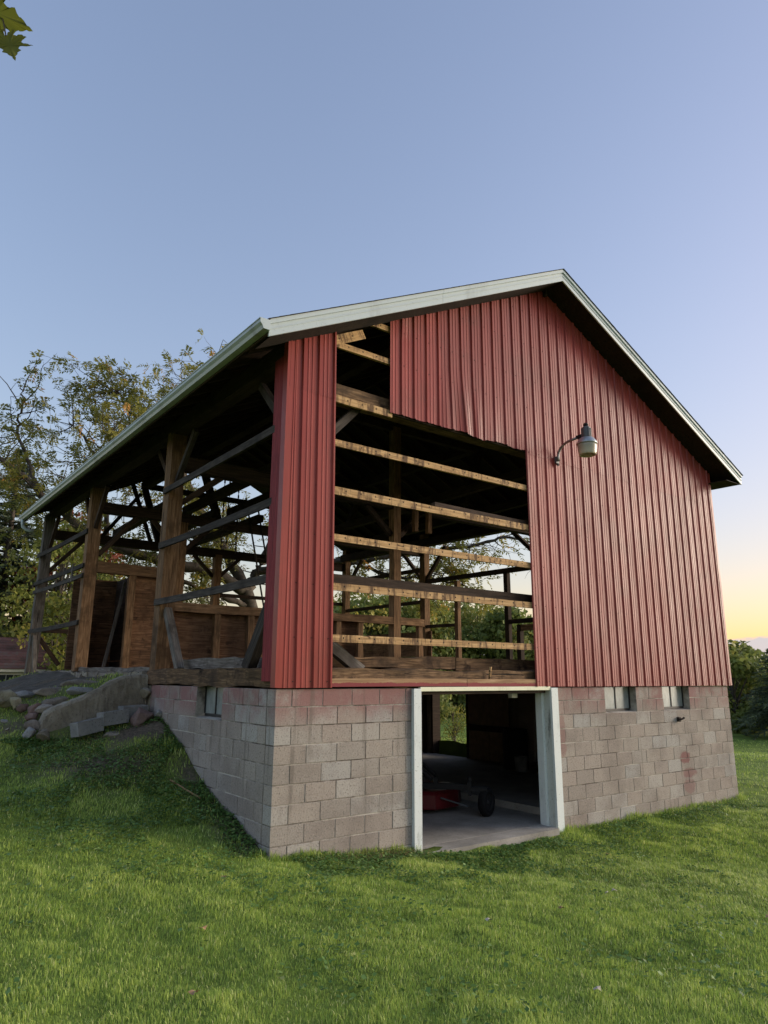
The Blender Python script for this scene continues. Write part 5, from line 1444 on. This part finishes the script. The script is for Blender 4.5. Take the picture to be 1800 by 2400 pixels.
# ------------------------------------------------------------------ grass blades, weeds and litter
def in_barn(x, y): return ((x > -0.01) & (x < 9.75) & (y > -0.005) & (y < 13.3))
def grass():
    r = np.random.default_rng(3)
    def field(n, r0, r1, half):
        d = r.uniform(r0, r1, n); a = YAW+r.uniform(-half, half, n)
        return CAM.x+d*np.sin(a), CAM.y+d*np.cos(a), d
    xs, ys, ds = [], [], []
    for n, r0, r1, half in ((430000, 2.2, 15, 0.64), (90000, 13, 50, 0.60), (110000, 0.8, 14, 1.25)):
        x, y, d = field(n, r0, r1, half); xs.append(x); ys.append(y); ds.append(d)
    # longer fringe along the foot of the walls
    n = 6000
    x = np.concatenate([r.uniform(0.0, 2.1, n//3), r.uniform(4.5, 9.9, n//3), r.normal(-0.12, 0.10, n//3)])
    y = np.concatenate([-np.abs(r.normal(0, 0.05, 2*(n//3)))-0.01, r.uniform(0.0, 3.4, n//3)])
    xs.append(x); ys.append(y); ds.append(np.full(len(x), -1.0))
    x = np.concatenate(xs); y = np.concatenate(ys); d = np.concatenate(ds)
    bare = bare_at(x, y)
    keep = ~in_barn(x, y) & (r.uniform(0, 1, len(x)) > bare*1.15-0.08) & ~((x > 2.0) & (x < 4.56) & (y > -0.16))
    keep &= ~((x > -1.62) & (x < 0.0) & (y > 3.9) & (y < 4.42))
    x, y, d = x[keep], y[keep], d[keep]
    n = len(x)
    fringe = d < 0
    d = np.where(fringe, np.hypot(x-CAM.x, y-CAM.y), d)
    z = height(x, y)
    lp = lump(x, y)
    patch = np.sin(x*1.7+1.3*np.sin(y*1.1))*0.5+np.sin(y*2.3+x*0.9)*0.35+np.sin(x*5.1-y*4.2)*0.25
    cl = 0.55*vnoise(x, y, 9.0, 4)+0.45*vnoise(x, y, 4.3, 5)
    k = np.clip(0.55+d/8.0, 0.6, 7)
    hgt = (0.020+0.016*r.random(n)+0.004*patch+0.034*np.clip(cl-0.2, 0, 1))*np.clip(0.8+d/28, 0.8, 1.8)
    hgt = np.where(fringe, hgt*r.uniform(1.0, 2.6, n), hgt)
    wid = 0.0017*k*r.uniform(0.7, 1.3, n)
    az = r.uniform(0, 2*np.pi, n); lean = np.abs(r.normal(0.35, 0.30, n))
    # mown grain: blades lean a little together
    az = np.where(r.random(n) < 0.45, 0.8+0.6*np.sin(x*0.9+y*0.7)+r.normal(0, 0.5, n), az)
    dx, dy = np.cos(az), np.sin(az)
    base = np.stack([x, y, z-0.008], 1)
    w = np.stack([-dy, dx, np.zeros(n)], 1)*wid[:, None]
    m1 = base+np.stack([dx*lean*hgt*0.35, dy*lean*hgt*0.35, hgt*0.62], 1)
    tip = base+np.stack([dx*lean*hgt*1.15, dy*lean*hgt*1.15, hgt*(1.0-0.25*np.minimum(lean, 1))], 1)
    V = np.stack([base-w, base+w, m1+w*0.8, m1-w*0.8, tip], 1).reshape(-1, 3)
    b = np.arange(n)*5
    F = np.concatenate([np.stack([b, b+1, b+2], 1), np.stack([b, b+2, b+3], 1), np.stack([b+3, b+2, b+4], 1)])
    t = 0.46+0.05*patch+0.45*(cl-0.5)+r.normal(0, 0.20, n)+np.clip(lp*4, -0.15, 0.15)
    t = np.where(r.random(n) < 0.03+0.05*(cl < 0.3), 0.97, np.clip(t, 0.02, 0.86))
    T = np.repeat(t, 5)
    o = big_mesh('grass', V, F, 'grass_blade', None, T)
    tag(o, 'short green grass blades covering the lawn', 'grass', kind='stuff')
grass()
def ground_cover():
    """clover and creeping weeds on the bank and by the door"""
    r = np.random.default_rng(8); n = 34000
    x = np.concatenate([r.normal(-0.9, 0.8, n//2), r.uniform(0.2, 9.8, n//4), r.normal(2.6, 1.7, n//4)])
    y = np.concatenate([r.normal(2.2, 1.2, n//2), -np.abs(r.normal(0, 0.35, n//4))-0.02, -np.abs(r.normal(0.5, 0.5, n//4))-0.15])
    xl, yl = r.uniform(-3, 9, 16000), r.uniform(-5.5, -0.2, 16000); kp = vnoise(xl, yl, 1.1, 9)*0.6+vnoise(xl, yl, 3.1, 10)*0.4 > 0.62
    x = np.concatenate([x, xl[kp]]); y = np.concatenate([y, yl[kp]])
    x = np.concatenate([x, -np.abs(r.normal(0.10, 0.13, 5000))-0.015, r.normal(-1.75, 0.3, 2500)]); y = np.concatenate([y, r.uniform(0.05, 3.6, 5000), r.normal(3.75, 0.25, 2500)])
    nn = np.sin(x*3.7+y*2.1)+np.sin(y*5.1-x*2.7)
    keep = ~in_barn(x, y) & (y < 3.85) & (nn > -0.5) & (r.random(len(x)) > bare_at(x, y)*0.45) & ~((x > 2.0) & (x < 4.56) & (y > -0.2))
    x, y = x[keep], y[keep]; n = len(x)
    z = height(x, y)+r.uniform(0.008, 0.050, n)
    nrm = unit(np.stack([r.normal(0, 0.35, n), r.normal(0, 0.35, n), np.ones(n)], 1))
    a = unit(np.cross(nrm, r.normal(0, 1, (n, 3)))); b = np.cross(nrm, a)
    s = r.uniform(0.008, 0.020, (n, 1))
    V, F, T = diamonds(np.stack([x, y, z], 1), a*s*1.2, b*s, np.clip(r.normal(0.45, 0.22, n), 0, 0.95))
    o = big_mesh('ground_cover', V, F, 'clover_leaf', None, T)
    tag(o, 'dark clover and weeds on the bank and beside the wall', 'weeds', kind='stuff')
    # dry grass clippings where the wall meets the door post
    n = 900
    x = r.normal(1.55, 0.38, n); y = -np.abs(r.normal(0.07, 0.09, n))-0.01
    x2 = r.normal(-0.7, 0.7, 700); y2 = r.normal(3.0, 0.6, 700)
    x = np.concatenate([x, x2]); y = np.concatenate([y, y2])
    keep = ~in_barn(x, y) & (x < 1.93) & (y < 3.7); x, y = x[keep], y[keep]; n = len(x)
    z = height(x, y)+r.uniform(0.004, 0.05, n)
    d = unit(np.stack([r.normal(0, 1, n), r.normal(0, 1, n), r.normal(0, 0.35, n)], 1)); w = unit(np.cross(d, np.array([0, 0, 1.0])))
    V, F, T = diamonds(np.stack([x, y, z], 1), d*r.uniform(0.02, 0.07, (n, 1)), w*0.0018, np.zeros(n))
    o = big_mesh('dry_grass', V, F, 'straw', None)
    tag(o, 'dry brown grass clippings at the wall foot', 'dry grass', kind='stuff')
ground_cover()
# fallen leaves dotted on the lawn
for i, (x_, y_, mt, lb) in enumerate([
    (-0.9, -0.85, 'dry_leaf', 'small tan dry leaf on the lawn below the barn corner'),
    (-1.55, -1.95, 'dry_leaf', 'small brown dry leaf on the lawn at left of the barn corner'),
    (4.15, -1.15, 'dry_leaf', 'small tan dry leaf on the lawn in front of the right door post'),
    (0.55, -2.65, 'pale_leaf', 'pale curled leaf in mid lawn left of the doorway'),
    (2.35, -2.45, 'pale_leaf', 'left one of two whitish leaf scraps lying together on the lawn'),
    (2.50, -2.42, 'pale_leaf', 'right one of two whitish leaf scraps lying together on the lawn'),
    (1.35, -2.72, 'straw', 'pale straw-coloured leaf on the lawn below the doorway'),
    (0.05, -4.05, 'pale_leaf', 'pale leaf nearest the bottom edge of the lawn'),
    (3.0, -3.65, 'dry_leaf', 'reddish dry leaf on the lawn at lower right'),
    (-2.0, -2.9, 'dry_leaf', 'brown dry leaf on the lawn at lower left')]):
    mb = MB(); s_ = rnd.uniform(0.022, 0.034); ro = rnd.uniform(0, 6.28)
    for k in range(8):
        a = k*math.pi/4; q = s_*(1.0 if k % 2 == 0 else 0.55)
        mb.v.append((q*1.3*math.cos(a+ro), q*math.sin(a+ro), 0.010*math.sin(a*2+i)))
    mb.v.append((0, 0, 0.004)); mb.f = [(8, k, (k+1) % 8) for k in range(8)]
    o = mb.build('fallen_leaf', mt); o.location = (x_, y_, gz(x_, y_, 0.040))
    tag(o, lb, 'leaf', 'fallen leaves on the lawn')
